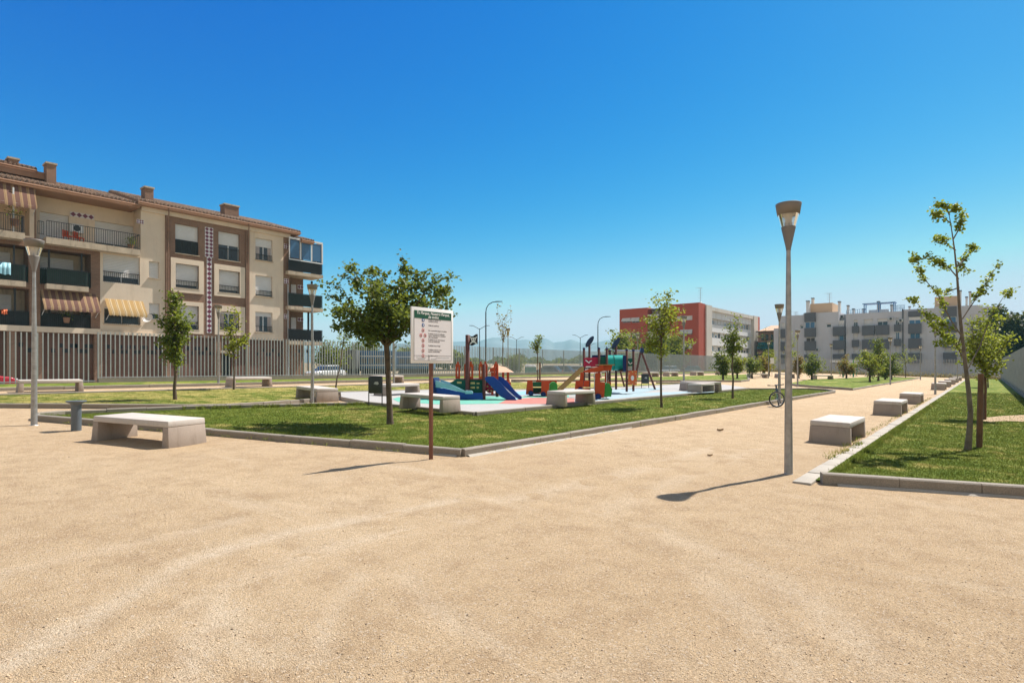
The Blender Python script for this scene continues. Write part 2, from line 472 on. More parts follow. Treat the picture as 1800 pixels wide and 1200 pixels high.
M['blue_steel'] = pm('blue_steel', (.10, .22, .40), .5, .1, 3)
# playground
M['p_red'] = pm('panel_red', (.52, .075, .022), .5, .08, 4, spec=.22)
M['p_wine'] = pm('panel_crimson', (.40, .015, .05), .45, .06, 4, spec=.22)
M['p_orange'] = pm('panel_orange', (.62, .14, .05), .45, .06, 4, spec=.22)
M['p_blue'] = pm('panel_blue', (.010, .055, .27), .45, .06, 4, spec=.22)
M['p_navy'] = pm('panel_navy', (.008, .022, .10), .45, .06, 4, spec=.22)
M['p_sky'] = pm('panel_sky', (.27, .49, .56), .5, .06, 4, spec=.22)
M['p_green'] = pm('panel_green', (.008, .10, .065), .45, .06, 4, spec=.22)
M['p_lime'] = pm('panel_lime', (.045, .30, .055), .45, .06, 4, spec=.22)
M['p_aqua'] = pm('tunnel_aqua', (.012, .34, .29), .35, .05, 4, spec=.22)
M['p_tan'] = pm('slide_tan', (.42, .25, .09), .4, .1, 4, spec=.22)
M['p_roof'] = pm('hut_roof', (.62, .40, .27), .7, .08, 4, spec=.22)
M['post'] = pm('timber_post', (.115, .034, .026), .6, .2, 7)
M['steel'] = pm('bright_steel', (.62, .64, .66), .25, .08, 5, metal=.9)
M['p_yellow'] = pm('panel_yellow', (.62, .50, .20), .5, .06, 4, spec=.22)
M['black'] = pm('black_cloth', (.012, .012, .016), .7, .1, 4)
M['rubber'] = pm('rubber', (.018, .018, .018), .7, .1, 8)
M['bike_frame'] = pm('bicycle_paint', (.03, .20, .22), .3, .1, 8, metal=.3)
M['bike_navy'] = pm('bicycle_navy', (.02, .04, .10), .3, .1, 8, metal=.3)
M['gym_green'] = pm('gym_green', (.01, .22, .11), .45, .06, 4)
def car_paint(name, c):
    m, nt, b = newmat(name); b.inputs['Base Color'].default_value = (*c, 1)
    v = coords(nt); nt.links.new(mixc(nt, noise(nt, v, 1.5, 4), tuple(x * .9 for x in c), c), b.inputs['Base Color'])
    b.inputs['Roughness'].default_value = .28; b.inputs['Coat Weight'].default_value = .7; b.inputs['Coat Roughness'].default_value = .05
    return m
M['car_red'] = car_paint('car_red', (.42, .012, .022)); M['car_white'] = car_paint('car_white', (.72, .72, .71))
M['car_grey'] = car_paint('car_grey', (.10, .11, .13)); M['car_blue'] = car_paint('car_blue', (.03, .06, .13))
M['lorry_blue'] = pm('lorry_blue', (.03, .14, .30), .5, .15, 1.5, stain=(.05, .10, .16))
M['lorry_grey'] = pm('lorry_tarpaulin', (.10, .105, .11), .7, .2, 1.0)
M['recycling'] = pm('container_green', (.10, .30, .24), .5, .1, 2)
M['rub_pale'] = pm('rubber_pale_blue', (.30, .40, .44), .95, .08, 3, bmp=.3, bscale=120, stain=tuple(.6 * a + .4 * b for a, b in zip((.40, .53, .60), (.55, .44, .31))))
def clear_material():
    m, nt, b = newmat('clear_polycarbonate')
    g = N(nt, 'ShaderNodeBsdfGlossy'); g.inputs['Roughness'].default_value = .05; g.inputs['Color'].default_value = (.9, .9, .9, 1)
    t = N(nt, 'ShaderNodeBsdfTransparent'); t.inputs['Color'].default_value = (.93, .92, .91, 1)
    d = N(nt, 'ShaderNodeBsdfTranslucent'); d.inputs['Color'].default_value = (.85, .82, .80, 1)
    f = N(nt, 'ShaderNodeFresnel'); f.inputs['IOR'].default_value = 1.45
    m1 = N(nt, 'ShaderNodeMixShader'); m1.inputs[0].default_value = .38
    m2 = N(nt, 'ShaderNodeMixShader')
    nt.links.new(t.outputs[0], m1.inputs[1]); nt.links.new(d.outputs[0], m1.inputs[2])
    nt.links.new(f.outputs[0], m2.inputs[0]); nt.links.new(m1.outputs[0], m2.inputs[1]); nt.links.new(g.outputs[0], m2.inputs[2])
    nt.links.new(m2.outputs[0], nt.nodes['Material Output'].inputs['Surface'])
    return m
M['clear'] = clear_material()
# ------------------------------------------------------------------ the ground
def Gh(px, py, h):                        # point h metres above the park ground
    a, b, c = ray(px, py); t = -(H - h) / (c + SL * a)
    return Vector((t * a, t * b, -SL * t * a + h))
def inside(x, y, poly):
    r = np.zeros(len(x), bool); n = len(poly)
    for i in range(n):
        x1, y1 = poly[i]; x2, y2 = poly[(i + 1) % n]
        k = ((y1 > y) != (y2 > y)) & (x < (x2 - x1) * (y - y1) / (y2 - y1 + 1e-12) + x1)
        r ^= k
    return r
def sstep(a, b, x):
    t = np.clip((x - a) / (b - a), 0, 1); return t * t * (3 - 2 * t)

FX = -33.0                                # left fence line
STREET = 0.30
def terrain_h(x, y):
    r = np.hypot(x, y)
    base = np.where(x < FX, STREET - .05, np.where(x > 1.7, -.35, -SL * x - .3))
    return base + sstep(110, 320, r) * 3.2 * (y > -50) + sstep(320, 900, r) * 4.0
xs = np.concatenate([-np.geomspace(3000, 60, 26), np.linspace(-55, -34, 12), [FX - .02, FX + .02], np.linspace(-30, 1.6, 9), [1.75], np.linspace(5, 60, 8), np.geomspace(90, 3000, 16)])
ys = np.concatenate([-np.geomspace(3000, 60, 12), np.linspace(-50, 140, 26), np.geomspace(160, 3000, 26)])
gx, gy = np.meshgrid(xs, ys); hz = terrain_h(gx, gy)
mb = MB(); nx = len(xs)
mb.v = [tuple(p) for p in np.stack([gx.ravel(), gy.ravel(), hz.ravel()], 1)]
mb.f = [(j*nx+i, j*nx+i+1, (j+1)*nx+i+1, (j+1)*nx+i) for j in range(len(ys)-1) for i in range(nx-1)]
mb.smooth = [True] * len(mb.f)
tag(mb.build('terrain', M['field'], fix=False), kind='structure')

mb = MB(); x0, x1 = FX + .1, 1.72
mb.add([(x0, -30, gz(x0)), (x1, -30, gz(x1)), (x1, 99, gz(x1)), (x0, 112, gz(x0))], [(0, 1, 2, 3)])
tag(mb.build('sand_path', M['sand'], fix=False), kind='structure')
# the trodden plaza in front: gentle unevenness, ruts and swept wheel tracks
def vnoise(x, y, s, seed):
    r = np.random.default_rng(seed); T = r.random((128, 128)); a, b = x / s, y / s
    i, j = np.floor(a).astype(int), np.floor(b).astype(int); f, g = a - i, b - j; f, g = f*f*(3-2*f), g*g*(3-2*g)
    q = lambda u, w: T[u % 128, w % 128]
    return (q(i, j)*(1-f) + q(i+1, j)*f)*(1-g) + (q(i, j+1)*(1-f) + q(i+1, j+1)*f)*g
def plaza():
    st = .07; X = np.arange(-15.5, 1.9, st); Y = np.arange(-.5, 12.5, st); gx, gy = np.meshgrid(X, Y); x, y = gx.ravel(), gy.ravel()
    tr = np.zeros_like(x); rut = np.zeros_like(x)
    for pts, w, k in (([(20, 1165), (200, 1062), (330, 988), (470, 945), (640, 912), (800, 880)], .10, 1.0), ([(335, 1240), (345, 1120), (420, 1045), (520, 985), (650, 945), (820, 915)], .09, .7), ([(700, 1000), (740, 1050), (800, 1100), (900, 1150), (1000, 1190)], .08, .6),
                      ([(560, 1160), (572, 1100), (590, 1060), (640, 1010)], .06, .6), ([(1150, 930), (1240, 965), (1350, 1010), (1430, 1060), (1560, 1180)], .16, .55), ([(1240, 1010), (1330, 1090), (1420, 1200)], .12, .5), ([(880, 880), (1000, 855), (1150, 820), (1300, 770)], .18, .6), ([(1050, 900), (1180, 850), (1300, 800), (1400, 745)], .16, .5),
                      ([(0, 1010), (120, 980), (250, 955), (420, 915)], .10, .5), ([(100, 1210), (250, 1110), (380, 1035), (540, 965)], .05, .5)):
        P = np.array([tuple(G(*p))[:2] for p in pts]); d = np.full(len(x), 9.)
        for a, b in zip(P, P[1:]):
            ab = b - a; t = np.clip(((x-a[0])*ab[0] + (y-a[1])*ab[1]) / (ab @ ab), 0, 1); d = np.minimum(d, np.hypot(x - a[0] - t*ab[0], y - a[1] - t*ab[1]))
        d = d + (vnoise(x, y, .35, 5) - .5) * w * .9
        tr = np.maximum(tr, k * np.exp(-(d / w) ** 2)); rut += -.006 * k * np.exp(-(d / w) ** 2) + .004 * k * np.exp(-((d - 1.7*w) / (.5*w)) ** 2)
    sm = sstep(.55, .8, vnoise(x, y, 1.3, 3) * .6 + vnoise(x, y, .45, 4) * .4); tr = np.maximum(tr, .16 * sm)
    z = (vnoise(x, y, .9, 1) - .5) * .022 + (vnoise(x, y, .3, 2) - .5) * .012 + (vnoise(x, y, .15, 8) - .5) * .007 * (1 - tr) + rut
    edge = np.minimum.reduce([sstep(-15.5, -14.5, x), sstep(1.9, 1.0, x), sstep(-.5, .5, y), sstep(12.5, 11, y)])
    near = 1 - .75 * (inside(x, y, [(-17, 2.3), (-5.9, 6.1), (-5.9, 14), (-17, 14)]) | ((x > -2.3) & (y > 7.4)))
    z = -SL * x + .006 * edge - .004 * (1 - edge) + z * edge * near; tr = tr * edge
    mb = MB(); nx, ny = len(X), len(Y); mb.v = [tuple(p) for p in np.stack([x, y, z], 1)]
    mb.f = [(j*nx+i, j*nx+i+1, (j+1)*nx+i+1, (j+1)*nx+i) for j in range(ny-1) for i in range(nx-1)]; mb.smooth = [True] * len(mb.f)
    o = mb.build('sand_plaza', M['sand'], fix=False); tag(o, kind='structure')
    at = o.data.attributes.new('track', 'FLOAT', 'POINT'); at.data.foreach_set('value', tr.astype(np.float32))
    return X, Y, z.reshape(ny, nx)
PLAZA = plaza()
def plaza_z(x, y):
    X, Y, Z = PLAZA; i = np.clip(np.rint((x - X[0]) / (X[1] - X[0])).astype(int), 0, len(X) - 1); j = np.clip(np.rint((y - Y[0]) / (Y[1] - Y[0])).astype(int), 0, len(Y) - 1)
    return Z[j, i]
mb = MB().add([(-42.5, -40, STREET), (FX - .35, -40, STREET), (FX - .35, 240, STREET + .0), (-42.5, 240, STREET)], [(0, 1, 2, 3)])
tag(mb.build('street', M['asphalt'], fix=False), kind='structure')
mb = MB().box(-48.4, -42.5, -40, 35, STREET - .1, STREET + .12)
tag(mb.build('pavement', M['pavement']), kind='structure')

LAWN_H = .04
# lawn outlines (metres); kerb runs as index pairs of the outline
lawn_front = [(-6.4, 6.45), (-6.4, 35.4), (-6.55, 36.3), (-7.1, 37.2), (-8.2, 37.7), (-10.4, 33.6), (-10.4, 11.0), (-15.0, 10.8), (-16.6, 6.1), (-16.95, 3.6), (-16.7, 3.05), (-16.2, 2.95)]
lawn_left = [(-25.2, -2.5), (-24.5, -1.9), (-20.4, 2.75), (-17.0, 6.4), (-16.55, 7.2), (-16.6, 8.3), (-17.2, 10.3), (-18.4, 11.6), (-19.5, 12.6), (-18.8, 17.0), (-16.5, 21.0), (-15.2, 28.0), (-15.0, 38.2), (-17.2, 36.0), (-24.7, 26.0)]
lawn_fence = [(-32.8, -25), (-28.2, -25), (-28.2, 92), (-32.8, 100)]
lawn_back = [(-24.6, 29.5), (-19.2, 39.8), (-16.7, 44.6), (-15.2, 47.0), (-15.6, 50.5), (-17.1, 55.5), (-18.6, 60), (-20.5, 68), (-24.4, 78)]
lawn_mid = [(-6.3, 40.2), (-6.3, 88), (-11.3, 90), (-12.2, 75), (-13.4, 62), (-11.9, 49.0), (-11.2, 45.5), (-9.97, 42.9)]
lawn_right = [(-1.74, 8.4), (1.5, 9.9), (1.5, 96.5), (-1.74, 95.5)]
lawns = [('lawn_front', lawn_front, 'grass'), ('lawn_left', lawn_left, 'grass_dry'), ('lawn_fence', lawn_fence, 'grass'),
         ('lawn_back', lawn_back, 'grass'), ('lawn_mid', lawn_mid, 'grass'), ('lawn_right', lawn_right, 'grass')]
for nm, poly, m in lawns:
    mb = MB().add([(x, y, gz(x) + LAWN_H) for x, y in poly], [tuple(range(len(poly)))])
    me_o = mb.build('lawn', M[m], fix=False)
    bm = bmesh.new(); bm.from_mesh(me_o.data); bmesh.ops.triangulate(bm, faces=bm.faces); bm.to_mesh(me_o.data); bm.free()
    tag(me_o, kind='structure')

def kerb(pts, h=.13, w=.13, mat='kerb', stone=1.0, low=-.06, closed=False, off=.06, joint=.008):
    mb = MB(); P = [Vector((x, y, 0)) for x, y in pts]
    if closed: P.append(P[0])
    for a, b in zip(P, P[1:]):
        d = b - a; L = d.length
        if L < .05: continue
        d.normalize(); nrm = Vector((-d.y, d.x, 0))
        n = max(1, round(L / stone))
        for k in range(n):
            s0 = a + d * (L * k / n + joint / 2); s1 = a + d * (L * (k + 1) / n - joint / 2)
            jit = random.uniform(-.009, .009); lat = random.uniform(-.006, .006); s0 = s0 + nrm * lat; s1 = s1 + nrm * (lat + random.uniform(-.003, .003))
            q = [s0 - nrm * off, s1 - nrm * off, s1 + nrm * (w - off), s0 + nrm * (w - off)]
            c = .015
            r = [s0 - nrm * (off - c), s1 - nrm * (off - c), s1 + nrm * (w - off - c), s0 + nrm * (w - off - c)]
            g = lambda p, z: (p.x, p.y, gz(p.x) + z)
            mb.hexa([g(p, low) for p in q], [g(p, h - c + jit) for p in q])
            mb.hexa([g(p, h - c + jit) for p in q], [g(p, h + jit) for p in r])
    o = mb.build('kerb', M[mat]); tag(o, kind='structure'); return o
kerb(lawn_front[0:6])
kerb([lawn_front[-1], lawn_front[0]])
kerb(lawn_front[7:12])
kerb(lawn_left[0:9]); kerb(lawn_left[8:14], h=.15)
kerb([(-28.2, -25), (-28.2, 92)], h=.14)
kerb([(-25.2, -2.5), (-24.7, 26.0)], h=.09, stone=2)
kerb(lawn_back[0:6], h=.15); kerb(lawn_mid[-3:] + lawn_mid[:1], h=.14); kerb([lawn_mid[0], lawn_mid[1], lawn_mid[2]], h=.10)
kerb([(-24.4, 78), (-18.6, 60), (-15.6, 50.5)], h=.08)
kerb([(-1.66, 8.36), (1.55, 9.82)], h=.155, w=.15)
# flush pale edging along the right lawn
mb = MB()
for k in range(110):
    y0 = 8.12 + k * .8
    mb.box(-1.95 + random.uniform(-.008, .008), -1.73, y0 + .004, y0 + .796, -.08, gz(-1.86) + .042 + random.uniform(-.006, .006))
tag(mb.build('kerb', M['kerb_white'], bevel=.012), kind='structure')

# ------------------------------------------------------------------ playground floor
PAVE = .135
pave = [(-10.46, 11.0), (-10.46, 33.6), (-12.5, 36.6), (-14.85, 38.0), (-15.05, 28.0), (-16.35, 21.0), (-18.65, 17.0), (-19.35, 12.8), (-17.2, 11.4), (-15.0, 10.86)]
mb = MB(); n = len(pave)
mb.add([(x, y, gz(x) + PAVE) for x, y in pave] + [(x, y, gz(x) - .05) for x, y in pave],
       [tuple(range(n))] + [(k, (k+1) % n, n+(k+1) % n, n+k) for k in range(n)])
o = mb.build('playground_paving', M['paving']); tag(o, kind='structure')
kerb([(-15.0, 10.82), (-10.40, 10.98), (-10.40, 33.6)], h=PAVE + .012, w=.10, off=.07, stone=2)
def floor_patch(pts_px, m, lift):
    mb = MB(); vs = []
    for px, py in pts_px:
        p = Gh(px, py, PAVE); vs.append((p.x, p.y, gz(p.x) + PAVE + lift))
    mb.add(vs, [tuple(range(len(vs)))])
    o = mb.build('rubber_floor', M[m], fix=False); tag(o, kind='structure')
floor_patch([(690, 701), (700, 698), (760, 697), (830, 696), (905, 697), (935, 697), (890, 703), (876, 709), (780, 711), (700, 706)], 'rub_green', .004)
floor_patch([(876, 709), (890, 703), (935, 699), (965, 699), (1010, 700), (1010, 709.5), (930, 710)], 'rub_red', .004)
floor_patch([(920, 696.4), (955, 693.6), (1000, 695), (1000, 698), (960, 698.7), (938, 699)], 'rub_green', .008)
floor_patch([(900, 689), (935, 686), (985, 688), (985, 691), (930, 694), (905, 694)], 'rub_blue', .004)
floor_patch([(1010, 701), (1030, 698), (1125, 690), (1180, 689), (1240, 686), (1260, 685), (1255, 689), (1200, 692), (1110, 698), (1050, 704), (1012, 708)], 'rub_pale', .004)
floor_patch([(990, 690), (1060, 685), (1150, 681), (1170, 683), (1130, 689.4), (1040, 696.5), (1004, 694)], 'rub_pale', .006)

# bare patch worn into the right lawn, and the pale concrete haunching that shows at the foot of the kerbs
bare = [tuple(Gh(px, py, LAWN_H))[:2] for px, py in ((1718, 738), (1735, 733.5), (1760, 731), (1800, 729), (1850, 731), (1850, 739), (1800, 741), (1765, 740), (1740, 741.5))]
mb = MB(); mb.add([(x, y, gz(x) + LAWN_H + .004) for x, y in bare], [tuple(range(len(bare)))]); tag(mb.build('bare_soil', M['sand'], fix=False), kind='structure')
# ------------------------------------------------------------------ grass blades and gravel
def scatter(poly, n, near, far):
    P = np.array(poly); lo, hi = P.min(0), P.max(0)
    x = rng.uniform(lo[0], hi[0], n * 3); y = rng.uniform(lo[1], hi[1], n * 3)
    d = -x * ST + y * CT; X = x * CT + y * ST
    w = np.clip((near / np.maximum(d, near)) ** 2.0, .02, 1)
    k = inside(x, y, poly) & (d > 3) & (d < far) & (np.abs(X) < d * .95 + 1) & (rng.random(n * 3) < w)
    return x[k], y[k], d[k]
def blades(name, poly, n, near, far, m, hmul=1.0):
    x, y, d = scatter(poly, n, near, far); kk = ~inside(x, y, bare) | (rng.random(len(x)) < .12); x, y, d = x[kk], y[kk], d[kk]; k = len(x)
    sc_ = np.clip(d / near, 1, 3.0)
    h = rng.uniform(.010, .030, k) * hmul * (1 + .15 * (sc_ - 1)); w = rng.uniform(.004, .008, k) * sc_
    a = rng.uniform(0, 2 * np.pi, k); l = rng.uniform(.1, .9, k) * h; b = rng.uniform(0, 2 * np.pi, k)
    z = -SL * x + LAWN_H
    v = np.empty((k, 3, 3))
    v[:, 0] = np.stack([x - w * np.cos(a), y - w * np.sin(a), z - .004], 1)
    v[:, 1] = np.stack([x + w * np.cos(a), y + w * np.sin(a), z - .004], 1)
    v[:, 2] = np.stack([x + l * np.cos(b), y + l * np.sin(b), z + h], 1)
    o = raw_mesh('grass', v.reshape(-1, 3), 3, m)
    tag(o, 'short green grass blades covering the lawn', 'grass', kind='stuff')
blades('grass', lawn_front, 230000, 11, 34, M['blade'])
blades('grass', [(-1.72, 8.5), (1.5, 10), (1.5, 45), (-1.72, 45)], 100000, 9, 34, M['blade'])
blades('grass', lawn_left, 70000, 16, 34, M['blade_dry'])
# taller fringe along the lawn edges
def fringe(a, b, n, off=.12, hmul=1.5):
    a, b = np.array(a), np.array(b); t = rng.random(n); nn = rng.normal(0, .035, n)
    d = (b - a) / np.linalg.norm(b - a); nr = np.array([-d[1], d[0]])
    p = a + np.outer(t, b - a) + np.outer(off + nn, nr)
    clump = np.sin(t * np.linalg.norm(b - a) * 5.0) + np.sin(t * np.linalg.norm(b - a) * 13.7 + 2) > -.4
    p = p[clump]; k = len(p); h = rng.uniform(.05, .10, k) * hmul; w = rng.uniform(.004, .008, k)
    an = rng.uniform(0, 6.28, k); l = rng.uniform(.2, 1.0, k) * h; bb = rng.uniform(0, 6.28, k)
    z = -SL * p[:, 0] + LAWN_H; v = np.empty((k, 3, 3)); x, y = p[:, 0], p[:, 1]
    v[:, 0] = np.stack([x - w * np.cos(an), y - w * np.sin(an), z], 1); v[:, 1] = np.stack([x + w * np.cos(an), y + w * np.sin(an), z], 1)
    v[:, 2] = np.stack([x + l * np.cos(bb), y + l * np.sin(bb), z + h], 1)
    return v.reshape(-1, 3)
fr = [fringe((-16.2, 2.95), (-6.4, 6.45), 5000), fringe((-6.4, 6.45), (-6.4, 30), 9000), fringe((-15, 10.8), (-10.4, 11), 900, -.16, .7),
      fringe((-10.4, 33), (-10.4, 11), 1500, .16, .7), fringe((-15, 10.8), (-16.6, 6.1), 2500, .12),
      fringe((-1.62, 30), (-1.62, 8.5), 8000, .02, .9), fringe((-1.6, 8.6), (1.5, 10.0), 2500, .06, .9)]
weeds = [fringe((-2.05, 34), (-2.05, 10.5), 900, .02, .7), fringe((-1.9, 13), (-1.99, 10.4), 350, .03, .8), fringe((-6.45, 7), (-6.45, 30), 700, -.12, .6), fringe((-15, 3.3), (-6.5, 6.35), 350, -.13, .6)]
tag(raw_mesh('weeds', np.concatenate(weeds), 3, M['blade_dry']), 'sparse low weeds growing along the foot of the kerbs', 'weeds', kind='stuff')
tag(raw_mesh('grass', np.concatenate(fr), 3, M['blade']), 'taller tufts of grass along the lawn edges', 'grass', kind='stuff')

def haunch(a, b, w0, w1, side=-1):
    a, b = Vector((*a, 0)), Vector((*b, 0)); d = b - a; L = d.length; d.normalize(); nr = Vector((-d.y, d.x, 0)) * side; n = int(L / .12); mb = MB()
    for k in range(n + 1):
        p = a + d * (L * k / n); w = .055 + w0 + (w1 - w0) * k / n + random.uniform(-.022, .022) + .02 * math.sin(k * .7)
        for q, h in ((p + nr * .05, .035), (p + nr * max(.06, w * .7), .028), (p + nr * max(.065, w), -.02)): mb.v.append((q.x, q.y, gz(q.x) + h))
    for k in range(n):
        for j in (0, 1): mb.f.append((k*3+j, k*3+3+j, k*3+4+j, k*3+1+j)); mb.smooth.append(True)
    tag(mb.build('kerb_footing', M['kerb_white']), kind='structure')
haunch((-6.4, 6.5), (-6.4, 12), .09, .03, -1); haunch((-12, 4.5), (-6.45, 6.43), .02, .04, -1); haunch((-1.5, 8.42), (1.5, 9.78), .05, .07, -1)
def gravel():
    n = 70000
    px = rng.uniform(-60, 1860, n); py = 735 + 500 * rng.random(n) ** .75
    P = np.array([tuple(G(a, b)) for a, b in zip(px, py)])
    x, y = P[:, 0], P[:, 1]
    ok = ~inside(x, y, lawn_front) & ~inside(x, y, lawn_left) & ~((x > -2.1) & (y > 7.6))
    P = P[ok]; k = len(P); P[:, 2] = plaza_z(P[:, 0], P[:, 1]) + .0008
    s = np.clip(rng.lognormal(math.log(.0021), .48, k), .0010, .010)
    octa = np.array([(1,0,0),(0,1,0),(-1,0,0),(0,-1,0),(0,0,.7),(0,0,-.5)], float)
    tri = [(0,1,4),(1,2,4),(2,3,4),(3,0,4),(1,0,5),(2,1,5),(3,2,5),(0,3,5)]
    jit = rng.uniform(.6, 1.3, (k, 6, 3)); a = rng.uniform(0, 6.28, k)
    V = octa[None] * jit * s[:, None, None]
    ca, sa = np.cos(a)[:, None], np.sin(a)[:, None]
    X = V[:, :, 0] * ca - V[:, :, 1] * sa; Y = V[:, :, 0] * sa + V[:, :, 1] * ca
    V = np.stack([X, Y, V[:, :, 2]], 2) + P[:, None, :]
    me = bpy.data.meshes.new('gravel')
    fs = np.array(tri); idx = (np.arange(k)[:, None, None] * 6 + fs[None]).reshape(-1)
    me.vertices.add(k * 6); me.vertices.foreach_set('co', V.astype(np.float32).ravel())
    me.loops.add(len(idx)); me.loops.foreach_set('vertex_index', idx.astype(np.int32))
    nf = k * 8; me.polygons.add(nf); me.polygons.foreach_set('loop_start', np.arange(0, nf * 3, 3, dtype=np.int32)); me.polygons.foreach_set('loop_total', np.full(nf, 3, dtype=np.int32))
    me.update(calc_edges=True)
    m, nt, b = newmat('gravel'); gi = nt.nodes.new('ShaderNodeNewGeometry')
    r = nt.nodes.new('ShaderNodeValToRGB'); e = r.color_ramp.elements
    e[0].position = 0; e[0].color = (.10, .07, .05, 1); e[1].position = 1; e[1].color = (.68, .57, .44, 1)
    q = e.new(.07); q.color = (.26, .18, .12, 1); q = e.new(.2); q.color = (.58, .41, .25, 1); q = e.new(.8); q.color = (.68, .50, .33, 1)
    nt.links.new(gi.outputs['Random Per Island'], r.inputs[0]); nt.links.new(r.outputs[0], b.inputs['Base Color']); b.inputs['Roughness'].default_value = .9
    me.materials.append(m); o = bpy.data.objects.new('gravel', me); col.objects.link(o)
    tag(o, 'loose fine gravel strewn over the sandy plaza', 'gravel', kind='stuff')
gravel()

# ------------------------------------------------------------------ mountains, far wood
ridge = [(-900, 600), (-300, 596), (300, 606), (560, 612), (660, 607), (740, 601), (800, 600.5), (817, 600), (840, 601), (850, 597), (867, 593), (880, 593), (893, 595), (907, 598), (927, 596.5), (943, 600.5),
         (950, 598), (957, 594), (967, 598), (973, 602.5), (978, 601), (992, 600), (1003, 596.5), (1015, 600), (1022, 603), (1033, 602.5), (1050, 601.5), (1068, 597.5), (1100, 599), (1160, 603), (1300, 606), (1500, 604), (1800, 608), (2600, 602)]
def ridge_y(px):
    return np.interp(px, [p[0] for p in ridge], [p[1] for p in ridge])
mb = MB(); cols_ = np.concatenate([np.linspace(-900, 520, 60), np.linspace(530, 1160, 180), np.linspace(1180, 2600, 50)]); rows = 26
ph = rng.uniform(0, 6.28, 12)
for i, px in enumerate(cols_):
    for j in range(rows):
        f = j / (rows - 1); t = 1500 + 1500 * f
        p = DP(px, 645, t); top = (645 - ridge_y(px)) / 1000 * 2460 + H
        # spurs run down from the ridge
        w = sum(math.sin(px * .021 * (k + 1) * (1 + .3 * math.sin(ph[k])) + ph[k] + f * (2 + k)) / (k + 1.5) for k in range(7)) * .10
        prof = max(0, 1 - abs(f - .64) / (.64 if f < .64 else .40)); prof = prof ** .9
        z = 7 + (top - 7) * prof * (1 + w * (1 - prof) * 2.2)
        mb.v.append((p.x, p.y, z))
n = rows
mb.f = [(i*n+j, (i+1)*n+j, (i+1)*n+j+1, i*n+j+1) for i in range(len(cols_)-1) for j in range(n-1)]
mb.smooth = [True] * len(mb.f)
tag(mb.build('mountains', M['hill'], fix=False), kind='structure')
# ------------------------------------------------------------------ leaves and trees
def leaf_verts(P, size, flat=.5, asp=.8, r=rng):
    """six-cornered leaves folded along the midrib; two quads each"""
    k = len(P); s = size * r.uniform(.65, 1.25, k)
    nrm = r.normal(0, 1, (k, 3)); nrm[:, 2] = np.abs(nrm[:, 2]) * (1 + flat) + flat
    nrm /= np.linalg.norm(nrm, axis=1)[:, None]
    d = r.normal(0, 1, (k, 3)); d[:, 2] -= .35
    d -= nrm * (d * nrm).sum(1)[:, None]; d /= np.linalg.norm(d, axis=1)[:, None]
    w = np.cross(nrm, d)
    s1 = s[:, None]
    a = P; tip = P + d * s1; up = nrm * s1 * .16
    l1 = P + d * s1 * .28 + w * s1 * asp * .5 + up; l2 = P + d * s1 * .72 + w * s1 * asp * .42 + up
    r1 = P + d * s1 * .28 - w * s1 * asp * .5 + up; r2 = P + d * s1 * .72 - w * s1 * asp * .42 + up
    V = np.stack([a, l1, l2, tip, a, tip, r2, r1], 1)
    return V.reshape(-1, 3)
def crown_mesh(P, size, m, parent, flat=.5, asp=.85, name='crown'):
    """leaves with the two halves of each leaf joined (one island per leaf)"""
    V = leaf_verts(np.asarray(P), size, flat, asp).reshape(-1, 8, 3)
    k = len(V); W = V[:, [0, 1, 2, 3, 6, 7]]
    me = bpy.data.meshes.new(name)
    me.vertices.add(k * 6); me.vertices.foreach_set('co', W.astype(np.float32).ravel())
    idx = (np.arange(k)[:, None] * 6 + np.array([0, 1, 2, 3, 0, 3, 4, 5])[None]).astype(np.int32).ravel()
    me.loops.add(len(idx)); me.loops.foreach_set('vertex_index', idx)
    me.polygons.add(2 * k); me.polygons.foreach_set('loop_start', np.arange(0, 8 * k, 4, dtype=np.int32)); me.polygons.foreach_set('loop_total', np.full(2 * k, 4, dtype=np.int32))
    me.update(calc_edges=True); me.materials.append(m)
    o = bpy.data.objects.new(name, me); col.objects.link(o); o.parent = parent
    return o
def along(pts, n, spread):
    pts = np.array([tuple(p) for p in pts]); seg = np.linalg.norm(np.diff(pts, axis=0), axis=1); c = np.concatenate([[0], np.cumsum(seg)])
    t = rng.uniform(0, c[-1], n)
    P = np.stack([np.interp(t, c, pts[:, i]) for i in range(3)], 1)
    return P + rng.normal(0, spread, (n, 3))
def wob(p0, p1, n=5, amp=.08):
    p0, p1 = Vector(p0), Vector(p1); L = (p1 - p0).length
    out = []
    for i in range(n + 1):
        f = i / n; s = math.sin(f * math.pi)
        out.append(p0.lerp(p1, f) + Vector((random.uniform(-1, 1), random.uniform(-1, 1), random.uniform(-.5, .9))) * (amp * L * s))
    return out
